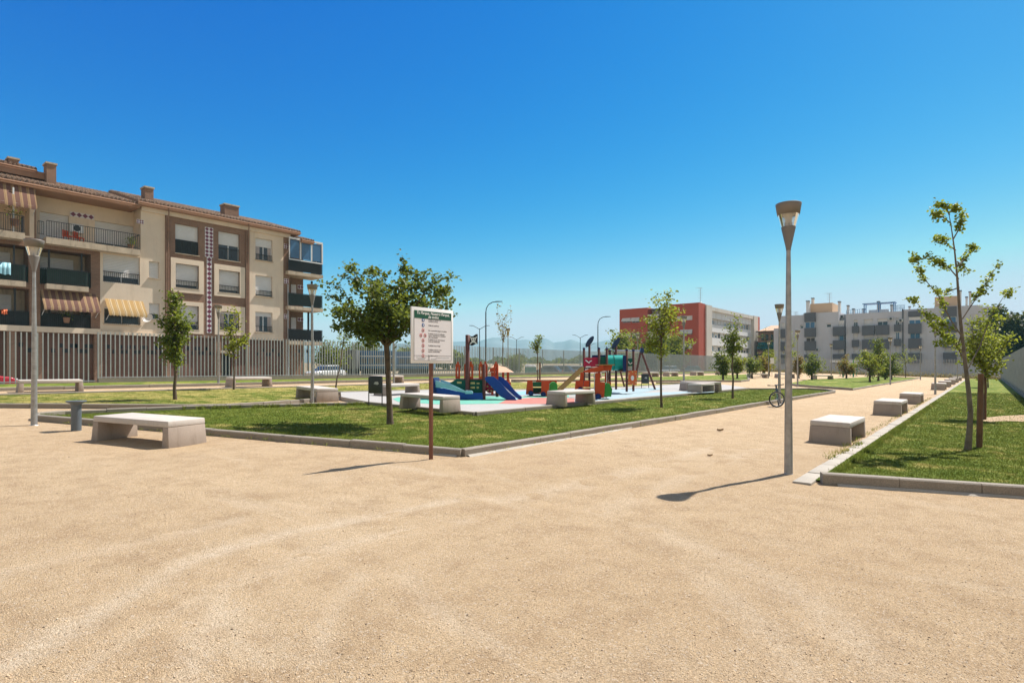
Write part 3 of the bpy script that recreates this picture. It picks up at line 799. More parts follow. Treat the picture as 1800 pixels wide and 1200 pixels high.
def round_tree(base, label, trunk_h, r_trunk, crown, n_branch, n_leaf, size, m, group=None, name='tree', lean=(0, 0), bark='bark', spread=.10, flat=.4, clumps=True, cat='tree'):
    """crown = (radius x/y, z of bottom, z of top, shape)"""
    t = thing(name, label, cat, base, random.uniform(0, 6.28), group)
    rx, zb, zt, shp = crown
    tr = MB(); top = Vector((lean[0], lean[1], trunk_h))
    stem = wob((0, 0, -.05), top, 5, .016)
    tr.tube(stem, [r_trunk * (1.25 if i == 0 else 1 - .07 * i) for i in range(len(stem))], 9)
    L = []
    for b in range(n_branch):
        a = b * 2.4 + random.uniform(-.5, .5); f = random.uniform(.25, 1)
        zz = zb + (zt - zb) * random.random()
        rr = rx * f * shp((zz - zb) / (zt - zb))
        end = Vector((lean[0] + rr * math.cos(a), lean[1] + rr * math.sin(a), zz))
        st = stem[-1] if random.random() < .5 or zz > trunk_h + .4 else stem[-2].lerp(stem[-1], random.random())
        br = wob(st, end, 4, .09)
        tr.tube(br, [r_trunk * .45 * (1 - .19 * i) for i in range(len(br))], 5)
        cnt = n_leaf // n_branch
        L.append(along(br[2:], cnt // 3, spread))
        for q in range(3):                 # twigs
            s0 = br[random.choice((2, 3, 4))]
            e = s0 + Vector((random.gauss(0, 1), random.gauss(0, 1), random.gauss(.2, .7))).normalized() * rx * random.uniform(.18, .42)
            tw = [s0, s0.lerp(e, .5) + Vector((0, 0, .02)), e]
            tr.tube(tw, [r_trunk * .14, r_trunk * .09, r_trunk * .04], 4)
            L.append(along(tw, cnt * 2 // 9, spread * .8))
    P = np.concatenate(L)
    tr.build('trunk', M[bark], t)
    crown_mesh(P, size, M[m], t, flat)
    return t
ball = lambda f: math.sqrt(max(.02, 1 - (2 * f - 1) ** 2))
vase = lambda f: min(1, .35 + 1.1 * f) * (1 if f < .75 else 1 - (f - .75) * 1.8)
cone_ = lambda f: max(.08, 1 - f) ** .7
egg = lambda f: math.sqrt(max(.03, 1 - (2 * f ** .75 - 1) ** 2))

def loc(px, py, h=LAWN_H):
    p = Gh(px, py, h); return (p.x, p.y, p.z - .01)

# the broad tree behind the notice board: branches surveyed from the photograph, spread in depth
def broad_tree():
    b = Vector(loc(686, 745)); t = thing('tree', 'broad flat-topped dark green tree on the front lawn behind the notice board', 'tree', b)
    D = -b.x * ST + b.y * CT
    def q(px, py, dd=0): return DP(px, py, D + dd) - b
    tr = MB()
    tr.tube([q(686, 748), q(685.5, 738), q(684, 700), q(682, 650), q(680, 612), q(679, 592)], [.095, .074, .064, .060, .062, .066], 12)
    limbs = []
    ends = [(600, 505, -.3), (575, 540, .5), (625, 470, .2), (650, 500, -.9), (660, 480, .8), (705, 505, -.6), (735, 485, .3), (765, 490, -.3), (785, 510, .3), (770, 525, -.9),
            (700, 520, .9), (610, 575, -.4), (640, 590, .5), (745, 540, .9), (600, 535, -.9), (690, 530, -1.1), (725, 560, -.9), (630, 540, 1.1), (760, 500, .8), (715, 480, -.1), (680, 500, .2), (640, 565, -1.), (750, 565, .2), (655, 455+60, -.2)]
    L = []
    for ex, ey, dd in ends:
        st = q(679 + random.uniform(-3, 3), random.uniform(590, 610), 0)
        en = q(ex, ey, dd)
        br = wob(st, en, 5, .07)
        tr.tube(br, [.034, .027, .021, .015, .010, .005], 6); limbs.append(br)
        L.append(along(br[2:], 125, .11))
        for k in range(4):
            s0 = br[random.choice((2, 3, 4, 5))]
            e = s0 + Vector((random.gauss(0, 1), random.gauss(0, 1), random.gauss(.05, .45))).normalized() * random.uniform(.25, .55)
            tw = [s0, s0.lerp(e, .5), e]; tr.tube(tw, [.009, .006, .003], 4)
            L.append(along(tw, 56, .058))
    # sprays that stick out of the outline
    for pts in ([(625, 500), (622, 470), (619, 461)], [(735, 500), (752, 482), (757, 477)], [(770, 510), (790, 505), (794, 505)], [(600, 530), (580, 520), (571, 518)], [(610, 570), (590, 574), (587, 577)],
                [(760, 545), (780, 545), (800, 556)], [(640, 490), (610, 486), (597, 487)], [(770, 540), (785, 538), (792, 538)], [(650, 480), (655, 475), (665, 478)], [(655, 592), (650, 604), (648, 606)]):
        br = [q(px, py, random.uniform(-.3, .3)) for px, py in pts]
        tr.tube(br, [.008, .005, .003], 4); L.append(along(br, 42, .045))
    tr.build('trunk', M['bark'], t)
    crown_mesh(np.concatenate(L), .074, M['leaf_dark'], t, .35, .95)
broad_tree()

# the slender young tree beside its stake on the right lawn
def slender_tree():
    b = Vector(loc(1702, 790)); t = thing('tree', 'slender bending young tree with sparse fresh leaves beside a wooden stake', 'tree', b)
    D = -b.x * ST + b.y * CT
    def q(px, py, dd=0): return DP(px, py, D + dd) - b
    tr = MB()
    st = [(1701, 793), (1704, 760), (1706, 725), (1703, 690), (1698, 650), (1692, 600), (1688, 560), (1685, 520), (1682, 480), (1678, 440), (1673, 405), (1668, 375)]
    tr.tube([q(*p) for p in st], [.062, .048, .042, .038, .034, .030, .026, .022, .017, .013, .009, .005], 10)
    brs = [([(1697, 640), (1680, 602), (1655, 588), (1640, 570), (1612, 532), (1603, 524)], .5, 260), ([(1690, 590), (1670, 560), (1650, 520), (1625, 490), (1612, 460), (1605, 450)], -.3, 240),
           ([(1692, 560), (1712, 530), (1732, 500), (1745, 478), (1756, 466)], .4, 170), ([(1685, 490), (1668, 470), (1645, 458), (1622, 452)], -.4, 150),
           ([(1681, 470), (1700, 450), (1709, 434)], .35, 130), ([(1680, 440), (1660, 425), (1648, 415)], .3, 110), ([(1676, 420), (1690, 395), (1692, 375)], -.2, 120),
           ([(1671, 392), (1655, 380), (1640, 375)], -.25, 110), ([(1669, 378), (1662, 362), (1650, 358)], .1, 90), ([(1668, 375), (1676, 365), (1684, 370)], 0, 80),
           ([(1683, 460), (1695, 470), (1694, 486)], .5, 70), ([(1690, 585), (1665, 575), (1640, 560)], -.6, 110), ([(1686, 505), (1660, 515), (1640, 512)], .6, 70),
           ([(1694, 620), (1672, 600), (1650, 606)], -.3, 80), ([(1700, 650), (1722, 610), (1740, 560), (1765, 520), (1778, 512)], .6, 120), ([(1689, 590), (1683, 610), (1700, 640)], .2, 60)]
    L = []
    for pts, dd, n in brs:
        br = [q(px, py, dd * i / (len(pts) - 1)) for i, (px, py) in enumerate(pts)]
        tr.tube(br, [max(.003, .013 * (1 - i / len(br))) for i in range(len(br))], 5)
        for k in range(n // 9):
            f = random.uniform(.3, 1); i = f * (len(br) - 1); s0 = br[int(i)].lerp(br[min(int(i) + 1, len(br) - 1)], i % 1)
            e = s0 + Vector((random.gauss(0, 1), random.gauss(0, 1), random.gauss(.1, .7))).normalized() * random.uniform(.05, .14)
            L.append(along([s0, e], 15, .026))
    tr.build('trunk', M['bark_pale'], t)
    crown_mesh(np.concatenate(L), .046, M['leaf_ginkgo'], t, .3, 1.0)
slender_tree()

def stake(px, py, label, h=1.25, r=.055, tilt=0):
    b = loc(px, py); mb = MB().tube([(0, 0, -.1), (tilt * .5, 0, h * .5), (tilt, 0, h)], [r, r * .97, r * .93], 10)
    o = mb.build('tree_stake', M['stake']); o.location = b; tag(o, label, 'stake')
stake(1721, 786, 'thick brown wooden stake beside the slender young tree', 1.42, .05, .03)
stake(949, 669, 'brown wooden stake beside the little sapling by the fence', 1.3, .06)
stake(1732, 737, 'thin dark stake behind the thick stake on the right lawn', 1.5, .03)

round_tree(loc(308, 702), 'upright young tree with a dense oval green crown on the left lawn', 2.0, .055, (.58, 1.15, 3.6, egg), 26, 2800, .085, 'leaf_mid', spread=.09)
round_tree(loc(411, 682, .1), 'small thin tree with yellow-green foliage in front of the brick building', 1.7, .04, (.55, 1.3, 3.3, egg), 12, 620, .10, 'leaf_yellow', spread=.12)
round_tree(loc(1163, 716), 'slim tree with a loose yellow-green crown at the edge of the playground lawn', 2.3, .04, (.95, 1.7, 3.75, vase), 20, 1500, .085, 'leaf_yellow', spread=.11)
round_tree(loc(1288, 700), 'slim dark-stemmed tree with a compact olive crown, nearest the bench pair', 2.2, .045, (.55, 1.9, 3.45, ball), 16, 1100, .085, 'leaf_mid', spread=.10)
round_tree(loc(590, 683), 'leaning sapling with a thin dark stem and few leaves behind a bench', 2.4, .035, (.55, 2.1, 3.0, ball), 6, 110, .10, 'leaf_mid', lean=(-.9, -.1), spread=.10)
bpy.context.view_layer.update()
round_tree(loc(884, 672), 'almost bare sapling with a few grey twigs rising above the pirate ship', 2.6, .04, (.8, 2.4, 5.0, ball), 10, 160, .12, 'leaf_rust', bark='bark_pale', spread=.10)
round_tree(loc(945, 670), 'little sapling with a small tuft of leaves in front of the fence', 2.2, .04, (.55, 2.1, 3.1, ball), 9, 420, .11, 'leaf_mid', spread=.10)
round_tree(loc(1728, 737), 'yellow-green young tree behind the slender one on the right lawn', 1.5, .03, (.80, 1.25, 3.3, egg), 24, 1900, .075, 'leaf_yellow', spread=.10)
round_tree(loc(1733, 692), 'thin-stemmed tree farther along the right lawn', 2.5, .04, (1.1, 2.0, 4.5, ball), 16, 1000, .10, 'leaf_ginkgo', spread=.14)
round_tree(loc(1737, 681), 'farthest small tree on the right lawn', 2.4, .045, (1.2, 2.0, 4.8, ball), 14, 800, .13, 'leaf_yellow', spread=.16)
# shrubs round the exercise corner
for px, py, w, h, m, lb in [
    (1271, 669, 1.0, 2.5, 'leaf_mid', 'small upright green bush left of the dark-stemmed slim tree'),
    (1296, 665, 1.1, 2.3, 'leaf_yellow', 'yellowish bush just right of the dark-stemmed slim tree'),
    (1322, 664, 1.3, 2.0, 'leaf_mid', 'rounded dark green bush beside the thin concrete bench'),
    (1341, 662, 1.2, 2.4, 'leaf_rust', 'orange-tinged bush in front of the red building corner'),
    (1352, 660, 1.5, 3.2, 'leaf_yellow', 'bright lime green bush behind the exercise machine'),
    (1404, 664, .9, 2.4, 'leaf_rust', 'small rust-coloured bush right of the nearest lamp post'),
    (1427, 667, 1.55, 2.3, 'leaf_mid', 'round green bush on a short trunk left of the white canopy'),
    (1488, 665, 1.6, 2.5, 'leaf_rust', 'pinkish bush in front of the white canopy'),
    (1529, 671, 1.9, 2.7, 'leaf_yellow', 'large bright green bush on the middle lawn, nearest of the three'),
    (1544, 669, 1.3, 4.0, 'leaf_mid', 'tall narrow green bush between the two broad ones'),
    (1567, 667, 1.6, 2.6, 'leaf_mid', 'broad green bush left of the path lamp'),
    (1556, 667, .8, 1.9, 'leaf_ginkgo', 'low bush tucked against the broad green bush'),
    (1592, 664, 1.6, 4.0, 'leaf_ginkgo', 'thin pale tree in front of the far railing')]:
    thin = 'thin pale' in lb
    round_tree(loc(px, py), lb, h * (.5 if thin else .35), .05 if thin else .10, (w * .85, h * (.45 if thin else .22), h, ball), 12 if thin else 24, 260 if thin else 1900, .13, m, group='bushes round the exercise corner' if not thin else None, name='bush' if not thin else 'tree', spread=.16, cat='bush' if not thin else 'tree')
round_tree(loc(1388, 664), 'thin sapling with bright leaves behind the near lamp post', 2.6, .04, (.9, 1.8, 5.2, ball), 10, 420, .14, 'leaf_yellow', spread=.15)

# trees outside the park
def outside(px, depth, zbase=STREET):
    p = DP(px, 645, depth); return (p.x, p.y, zbase)
for px, dep, w, h, m, lb in [
    (1092, 92, 3.6, 7.0, 'leaf_ginkgo', 'loose light green tree left of the clump before the red building'),
    (1128, 100, 4.6, 7.4, 'leaf_mid', 'dense green tree in the middle of the clump before the red building'),
    (1158, 98, 3.6, 6.6, 'leaf_dark', 'darker tree in the clump before the red building'),
    (1186, 103, 3.6, 7.6, 'leaf_yellow', 'yellowish tree right of the clump before the red building'),
    (1762, 84, 4.0, 10.4, 'leaf_deep', 'big dark green tree beyond the right fence'),
    (1795, 80, 4.2, 8.6, 'leaf_deep', 'dark tree at the right edge beyond the fence'),
    (1352, 150, 4.2, 11.5, 'leaf_dark', 'dark palm-like tree before the brown house'),
    (578, 66, 2.4, 4.4, 'leaf_mid', 'grey-green tree at the corner of the brick building'),
    (640, 78, 4.0, 4.8, 'leaf_dark', 'low dark tree behind the lorries'),
    (728, 105, 4.0, 5.8, 'leaf_dark', 'dark green tree behind the blue lorry'),
    (905, 92, 2.0, 3.0, 'leaf_mid', 'low bush beyond the fence behind the play hut'),
    (1480, 108, .1, .1, None, '')]:
    if m is None: continue
    big = dep > 60
    round_tree(outside(px, dep, -.3 if px > 1700 else STREET), lb, h * .3, .16, (w, h * .18, h, ball), 34, 5200 if m == 'leaf_deep' else 2600, .42 if m == 'leaf_deep' else .34 if w > 3 else .22, m, group='trees outside the park fence', name='tree', spread=.42, flat=.3)
# green mound and dark strip of trees on the far fields: a mass nobody could count
P = []
for k in range(9000):
    px = random.uniform(560, 1110); d = random.uniform(330, 380); p = DP(px, 645, d)
    hh = 5.0 * (.6 + .25 * math.sin(px * .05) + .2 * math.sin(px * .173 + 1)) * random.random() ** .6
    P.append((p.x, p.y, float(terrain_h(np.array(p.x), np.array(p.y))) + hh))
crown_mesh(P, 1.5, M['leaf_dark'], None, .3, .9, 'far_wood')
tag(bpy.data.objects['far_wood'], 'dark strip of distant trees along the fields under the mountains', 'wood', kind='stuff')
P = []
for k in range(7000):
    px = 700 + 160 * random.random() ** .8; f = 1 if px < 790 else max(0, 1 - (px - 790) / 62) ** .8
    d = random.uniform(150, 172); p = DP(px, 645, d)
    P.append((p.x, p.y, STREET + .6 + 5.6 * f * random.random() ** .5))
crown_mesh(P, .8, M['leaf_mid'], None, .3, .9, 'thicket')
tag(bpy.data.objects['thicket'], 'rounded green thicket on a mound behind the pirate flag', 'thicket', kind='stuff')
# ------------------------------------------------------------------ park lamps
LAMP_H = 3.87
def make_lamp():
    t = thing('park_lamp', 'galvanised park lamp with cone head at the corner of the right lawn, tallest and nearest', 'lamp post', group='cone-headed park lamps')
    MB().lathe([(.11, -.02), (.11, .012), (.066, .014), (.062, .03), (.058, .6), (.048, 1.8), (.036, 3.0), (.031, 3.40)], 20).build('pole', M['pole'], t)
    hd = MB().lathe([(.036, 3.36), (.036, 3.385), (.103, 3.695), (.103, 3.71), (.096, 3.71), (.03, 3.45)], 28, caps=False).build('lower_cone', M['lamp_head'], t)
    MB().lathe([(.100, 3.705), (.157, 3.915)], 28, caps=False).build('lens', M['clear'], t)
    MB().lathe([(.05, 3.70), (.047, 3.80), (.06, 3.87), (.13, 3.93), (.155, 3.935)], 20).build('reflector', M['reflector'], t)
    for k in range(4):
        a = k * math.pi / 2 + .4; MB().bar((.053 * math.cos(a), .053 * math.sin(a), 3.70), (.05 * math.cos(a), .05 * math.sin(a), 3.78), .004, n=4).build('bulb_clip', M['dark_metal'], hd)
    MB().lathe([(.150, 3.895), (.160, 3.89), (.184, 4.035), (.186, 4.055), (.176, 4.06), (.02, 4.064)], 32).build('cap', M['lamp_head'], t)
    return t
lamp0 = make_lamp()
for o in lamp0.children_recursive: o.data.transform(Matrix.Diagonal((.92, .92, LAMP_H / 4.06, 1)))
def base_from_top(px, py, h): 
    p = Gh(px, py, h); return (p.x, p.y, gz(p.x) - .005)
lamp0.location = loc(1386, 833, 0)
for src, lb in [
    (loc(60, 747, 0), 'park lamp at the left end of the front kerb, beside the blue-grey fountain'),
    (loc(549, 708, 0), 'park lamp standing against the bench left of the broad tree'),
    (base_from_top(384, 536, LAMP_H), 'park lamp in front of the brick facade, between the two small left trees'),
    (loc(1370, 710, 0), 'park lamp with the bicycle leaning on it'),
    (base_from_top(1402, 580, LAMP_H), 'park lamp at the left front corner of the middle lawn'),
    (loc(1565, 676, 0), 'park lamp on the edge of the middle lawn beside the three bright bushes'),
    (loc(1644, 693, 0), 'park lamp beside the row of small benches on the right edging'),
    (loc(1202, 683, PAVE), 'park lamp on the far edge of the playground near the paired benches'),
    (base_from_top(1461, 604, LAMP_H), 'park lamp behind the left end of the white canopy'),
    (base_from_top(1522, 612, LAMP_H), 'park lamp behind the biggest bright bush'),
    (base_from_top(1618, 607, LAMP_H), 'park lamp at the far end of the sandy path, left of the last benches'),
    (base_from_top(1683, 603, LAMP_H), 'park lamp farthest down the path behind the slender tree'),
    (base_from_top(893, 577, LAMP_H), 'park lamp behind the play hut next to the bare sapling'),
    (loc(692, 675, 0), 'park lamp half hidden by the broad tree'),
    (base_from_top(1351, 599, LAMP_H), 'park lamp in front of the teal awning of the brown house'),
    (base_from_top(1121, 587, LAMP_H), 'park lamp behind the swing frame'),
    (base_from_top(1158, 598, LAMP_H), 'park lamp before the dense tree clump')]:
    again(lamp0, lb, src, random.uniform(0, 6))

# ------------------------------------------------------------------ benches
BL, BW, BH = 1.86, .74, .455
def make_bench():
    t = thing('bench', '', 'bench', group='low concrete benches')
    th = .105; o = .035
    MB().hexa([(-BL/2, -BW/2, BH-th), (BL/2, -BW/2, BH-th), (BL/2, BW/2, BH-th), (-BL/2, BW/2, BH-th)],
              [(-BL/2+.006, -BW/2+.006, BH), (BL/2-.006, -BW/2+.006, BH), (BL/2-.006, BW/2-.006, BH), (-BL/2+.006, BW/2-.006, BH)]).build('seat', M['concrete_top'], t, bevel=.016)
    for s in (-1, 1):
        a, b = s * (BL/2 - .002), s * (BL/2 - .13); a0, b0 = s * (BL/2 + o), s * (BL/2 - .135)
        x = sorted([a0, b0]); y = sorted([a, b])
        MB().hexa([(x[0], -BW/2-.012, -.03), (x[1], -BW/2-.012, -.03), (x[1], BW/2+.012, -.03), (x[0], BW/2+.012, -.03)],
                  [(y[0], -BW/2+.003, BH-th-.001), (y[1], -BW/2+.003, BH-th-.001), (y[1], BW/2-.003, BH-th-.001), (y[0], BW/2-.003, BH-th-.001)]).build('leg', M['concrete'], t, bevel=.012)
    return t
bench0 = make_bench()
first_bench = [True]
def bench(px, py, cx, cy, deg, label, h=0.0, s=1.0):
    """the ground corner seen at (px, py) is the corner (cx, cy) of a bench turned by deg"""
    p = Gh(px, py, h); a = R(deg); x, y = cx * BL / 2 * s, cy * BW / 2 * s
    q = (p.x - (x * math.cos(a) - y * math.sin(a)), p.y - (x * math.sin(a) + y * math.cos(a)))
    o = bench0 if first_bench[0] else copy_tree(bench0)
    first_bench[0] = False
    o.location = (q[0], q[1], gz(q[0]) + h); o.rotation_euler = (0, R(SL * 57.3) * math.cos(a) * 1.0 if abs(deg) < 45 else 0, a); o.scale = (s, s, s); o['label'] = label
bench(295, 788, 1, -1, 161.5 - 180, 'large low concrete bench in the left foreground beside the blue-grey fountain') if False else None
def bench_at(c, deg, label, h=0.0, s=1.0):
    o = bench0 if first_bench[0] else copy_tree(bench0)
    first_bench[0] = False
    a = R(deg); o.location = (c[0], c[1], gz(c[0]) + h); o.scale = (s, s, s); o['label'] = label
    # lie flat on the gently sloping ground
    n = Vector((SL, 0, 1)).normalized(); z = n; xd = Vector((math.cos(a), math.sin(a), 0)); y = z.cross(xd).normalized(); xd = y.cross(z)
    o.rotation_euler = Matrix((xd, y, z)).transposed().to_euler()
def bcorner(px, py, cx, cy, deg, label, h=0.0, s=1.0):
    p = Gh(px, py, h); a = R(deg); x, y = cx * BL / 2 * s, cy * BW / 2 * s
    bench_at((p.x - (x * math.cos(a) - y * math.sin(a)), p.y - (x * math.sin(a) + y * math.cos(a))), deg, label, h, s)
bcorner(295, 788, 1, -1, 19.5, 'large low concrete bench in the left foreground beside the blue-grey fountain', s=.97)
bcorner(1494, 783, -1, -1, 90, 'nearest bench of the row on the right edge of the path', s=.97)
bcorner(1584, 732, -1, -1, 90, 'second bench of the row on the right edge of the path')
bcorner(1617, 711, -1, -1, 90, 'third bench of the row on the right, just before the path lamp', s=.95)
bcorner(1661, 686, -1, -1, 90, 'fourth bench of the right-hand row, just beyond the path lamp')
for y, lb in ((55.2, 'fifth bench of the right-hand row along the edging'), (63.6, 'sixth bench of the right-hand row along the edging'), (71.6, 'seventh bench of the right-hand row along the edging'), (81, 'last and farthest bench of the right-hand row')):
    bench_at((-2.42, y), 90, lb)
bench_at((-27.05, 5.35), 86, 'leftmost bench on the back path in front of the fence, behind the left lamp')
bench_at((-26.9, 12.8), 90, 'bench on the back path in front of the dark doorway of the brick building')
bench_at((-26.7, 20.75), 90, 'bench on the back path behind the broad tree trunk')
bcorner(557, 707, 1, -1, -9, 'bench at the playground corner with a lamp post standing against it', s=1.0)
bcorner(680, 696, -1, -1, 95, 'bench behind the dark litter bin on the playground edge', PAVE, .9)
bcorner(778, 724, 1, -1, 2, 'bench on the playground edge behind the notice board post', PAVE, .9)
bcorner(993, 713, -1, -1, 90, 'bench on the playground edge in front of the train', PAVE, .95)
bcorner(1233, 690, -1, -1, 90, 'nearer bench of the pair at the far right corner of the playground', PAVE, .9)
bcorner(1268, 687.5, 1, -1, 52, 'farther bench of the pair at the far right corner of the playground', PAVE, 1.0)
for (px, py), lb in zip([(1157, 662), (1205, 661.5), (1246, 660), (1283, 658.6)], ['first of the small far benches by the grey fence, seen under the swing', 'second of the small far benches by the grey fence, left of the playground lamp', 'third of the small far benches by the grey fence', 'fourth and last of the small far benches by the grey fence, at the bush']):
    p = G(px, py); bench_at((-25.6, p.y - .9), 84, lb)
bench_at((-26.3, 42.5), 88, 'far bench seen between the posts of the playground tower')
for (px, py), lb in zip([(1331, 664), (1445.5, 667), (1379, 664)], ['thin far bench among the bushes left of the exercise machine', 'thin far bench beside the round bush in the middle', 'thin far bench behind the leaning bicycle']):
    p = G(px, py); bench_at((p.x, p.y), 45, lb)

# ------------------------------------------------------------------ drinking fountain, bins, notice board
t = thing('drinking_fountain', 'blue-grey cylindrical drinking fountain with a flared bowl beside the foreground bench', 'fountain', loc(134, 757, 0))
MB().lathe([(.085, -.02), (.085, .50), (.088, .53)], 24).build('column', M['fountain'], t)
bo = MB().lathe([(.088, .53), (.10, .545), (.165, .575), (.17, .60), (.158, .603), (.145, .585), (.02, .575)], 28).build('bowl', M['fountain'], t)
MB().lathe([(.012, .575), (.012, .598), (.006, .602)], 10, (.06, 0, 0)).build('spout', M['steel'], bo)

def litter_bin(p, rz, label):
    t = thing('litter_bin', label, 'bin', p, rz, 'dark steel litter bins')
    for s in (-1, 1):
        MB().box(s*.19-.014, s*.19+.014, -.012, .012, -.02, .78).build('leg', M['bin'], t)
    b = MB(); b.hexa([(-.175, -.12, .32), (.175, -.12, .32), (.175, .12, .32), (-.175, .12, .32)], [(-.175, -.155, .80), (.175, -.155, .80), (.175, .155, .80), (-.175, .155, .80)])
    bk = b.build('bucket', M['bin'], t, bevel=.015)
    MB().box(-.185, .185, -.165, .165, .802, .82).build('rim', M['dark_metal'], bk)
    MB().prism([(-.07, .60), (.03, .57), (.08, .60), (.05, .66), (-.03, .66)], -.152, -.146).build('sticker', M['galv'], bk)
litter_bin((Gh(660, 712, PAVE).x, Gh(660, 712, PAVE).y, gz(-14.9) + PAVE), TH + .35, 'dark litter bin left of the broad tree trunk')
p = Gh(1134, 683, .1); litter_bin((p.x, p.y, gz(p.x) + .06), TH, 'dark litter bin seen under the swing frame')

def text_mesh(txt, size, x, z, y, parent, m, name='lettering', align='CENTER', shear=0, bold=0, sx=1):
    cu = bpy.data.curves.new(name, 'FONT'); cu.body = txt; cu.size = size; cu.align_x = align; cu.shear = shear; cu.offset = bold; cu.extrude = .0006
    o = bpy.data.objects.new(name, cu); col.objects.link(o)
    dg = bpy.context.evaluated_depsgraph_get(); me = bpy.data.meshes.new_from_object(o.evaluated_get(dg))
    bpy.data.objects.remove(o); bpy.data.curves.remove(cu)
    me.transform(Matrix.Translation((x, y, z)) @ Matrix.Rotation(R(90), 4, 'X') @ Matrix.Diagonal((sx, 1, 1, 1)))
    me.materials.clear(); me.materials.append(m)
    o = bpy.data.objects.new(name, me); col.objects.link(o); o.parent = parent
    return o
def notice_board():
    t = thing('notice_board', 'white park rules board with green header on a rust-brown post', 'sign', loc(758, 808, 0), R(90))
    MB().box(-.03, .03, -.012, .022, -.1, 2.30).build('post', M['rust_post'], t, bevel=.004)
    W, zb, zt = .425, 1.49, 2.325; y = -.016
    pn = MB().box(-W, W, -.046, y, zb, zt).build('panel', M['white'], t, bevel=.006)
    f = -.0465
    MB().box(-W+.045, W-.045, f-.001, f+.002, zb+.045, zt-.05).build('face', M['sign_face'], pn)
    MB().box(-W+.045, W-.045, f-.003, f-.0012, zt-.165, zt-.05).build('header', M['sign_green'], pn)
    b = MB()
    for a in ((-W+.041, -W+.047), (W-.047, W-.041)): b.box(a[0], a[1], f-.0025, f-.0012, zb+.041, zt-.166)
    b.box(-W+.047, W-.047, f-.0025, f-.0012, zb+.041, zb+.046); b.box(-W+.047, W-.047, f-.0025, f-.0012, zb+.112, zb+.116)
    b.box(-.105, -.10, f-.0025, f-.0012, zb+.047, zb+.111); b.box(-.085, -.08, f-.0025, f-.0012, zb+.047, zb+.111)
    b.build('border', M['ink'], pn)
    text_mesh('Tu Parque, Nuestro Parque,', .059, 0, zt-.101, f-.0036, pn, M['white'], 'heading', shear=.25, bold=.0012)
    text_mesh('de todos', .059, 0, zt-.152, f-.0036, pn, M['white'], 'heading', shear=.25, bold=.0012)
    rows = [(2.1380, ['Respeta las plantas y el', 'mobiliario urbano'], 'b', 1), (2.0615, ['Utiliza las papeleras'], 'b', 1), (1.9850, ['No se permiten juegos con pelota'], 'r', 1),
            (1.9085, ['Prohibido el paso de veh\u00edculos', 'motos, ciclomotores y bicicletas', 'salvo autorizados'], 'r', 2), (1.8320, ['Prohibido el uso de los bancos', 'de forma inadecuada'], 'r', 1),
            (1.7555, ['Prohibido hacer fuego'], 'r', 1), (1.6790, ['Prohibido ba\u00f1arse en las', 'fuentes ornamentales'], 'r', 1), (1.6025, ['Prohibido perros'], 'r', 1)]
    circ = lambda cx, cz, r, n=20: [(cx + r * math.cos(2*math.pi*k/n), cz + r * math.sin(2*math.pi*k/n)) for k in range(n)]
    for z, ls, c, n in rows:
        for j in range(n):
            cx = -.205 - j * .078 if n == 1 else -.165 - j * .082
            MB().prism(circ(cx, z, .0275), f-.003, f-.0012).build('symbol', M['sign_blue' if c == 'b' else 'sign_red'], pn)
            if c == 'r': MB().prism(circ(cx, z, .0205), f-.0042, f-.0031).build('symbol_face', M['white'], pn)
            mk = 'white' if c == 'b' else 'ink'
            MB().prism([(cx-.006, z-.017), (cx+.008, z-.015), (cx+.003, z-.002), (cx+.013, z+.004), (cx+.004, z+.016), (cx-.009, z+.011)], f-.0052, f-.0043 if c == 'r' else f-.0031).build('pictogram', M[mk], pn)
            if c == 'r': MB().prism([(cx-.016, z+.011), (cx-.012, z+.015), (cx+.016, z-.011), (cx+.012, z-.015)], f-.0062, f-.0053).build('slash', M['sign_red'], pn)
        for i, l in enumerate(ls):
            text_mesh(l, .0285, -.10, z + .0135 * (len(ls) - 1) - .027 * i - .008, f-.0014, pn, M['ink'], 'rule_text', 'LEFT', bold=.0004, sx=.96)
    for x0, x1, z in ((-.34, -.14, zb+.085), (-.31, -.17, zb+.065), (.05, .33, zb+.083), (-.05, .06, zb+.066)):
        MB().box(x0, x1, f-.0024, f-.0012, z-.004, z+.004).build('footer_mark', M['galv'], pn)
notice_board()
# small far sign by the exercise corner
p = DP(1357, 660, 66); t = thing('notice_sign', 'small white sign on a thin post by the exercise machine', 'sign', (p.x, p.y, gz(p.x)), TH)
MB().bar((0, 0, 0), (0, 0, 2.0), .03).build('post', M['galv'], t); MB().box(-.22, .22, -.04, -.03, 1.5, 2.2).build('panel', M['white'], t)

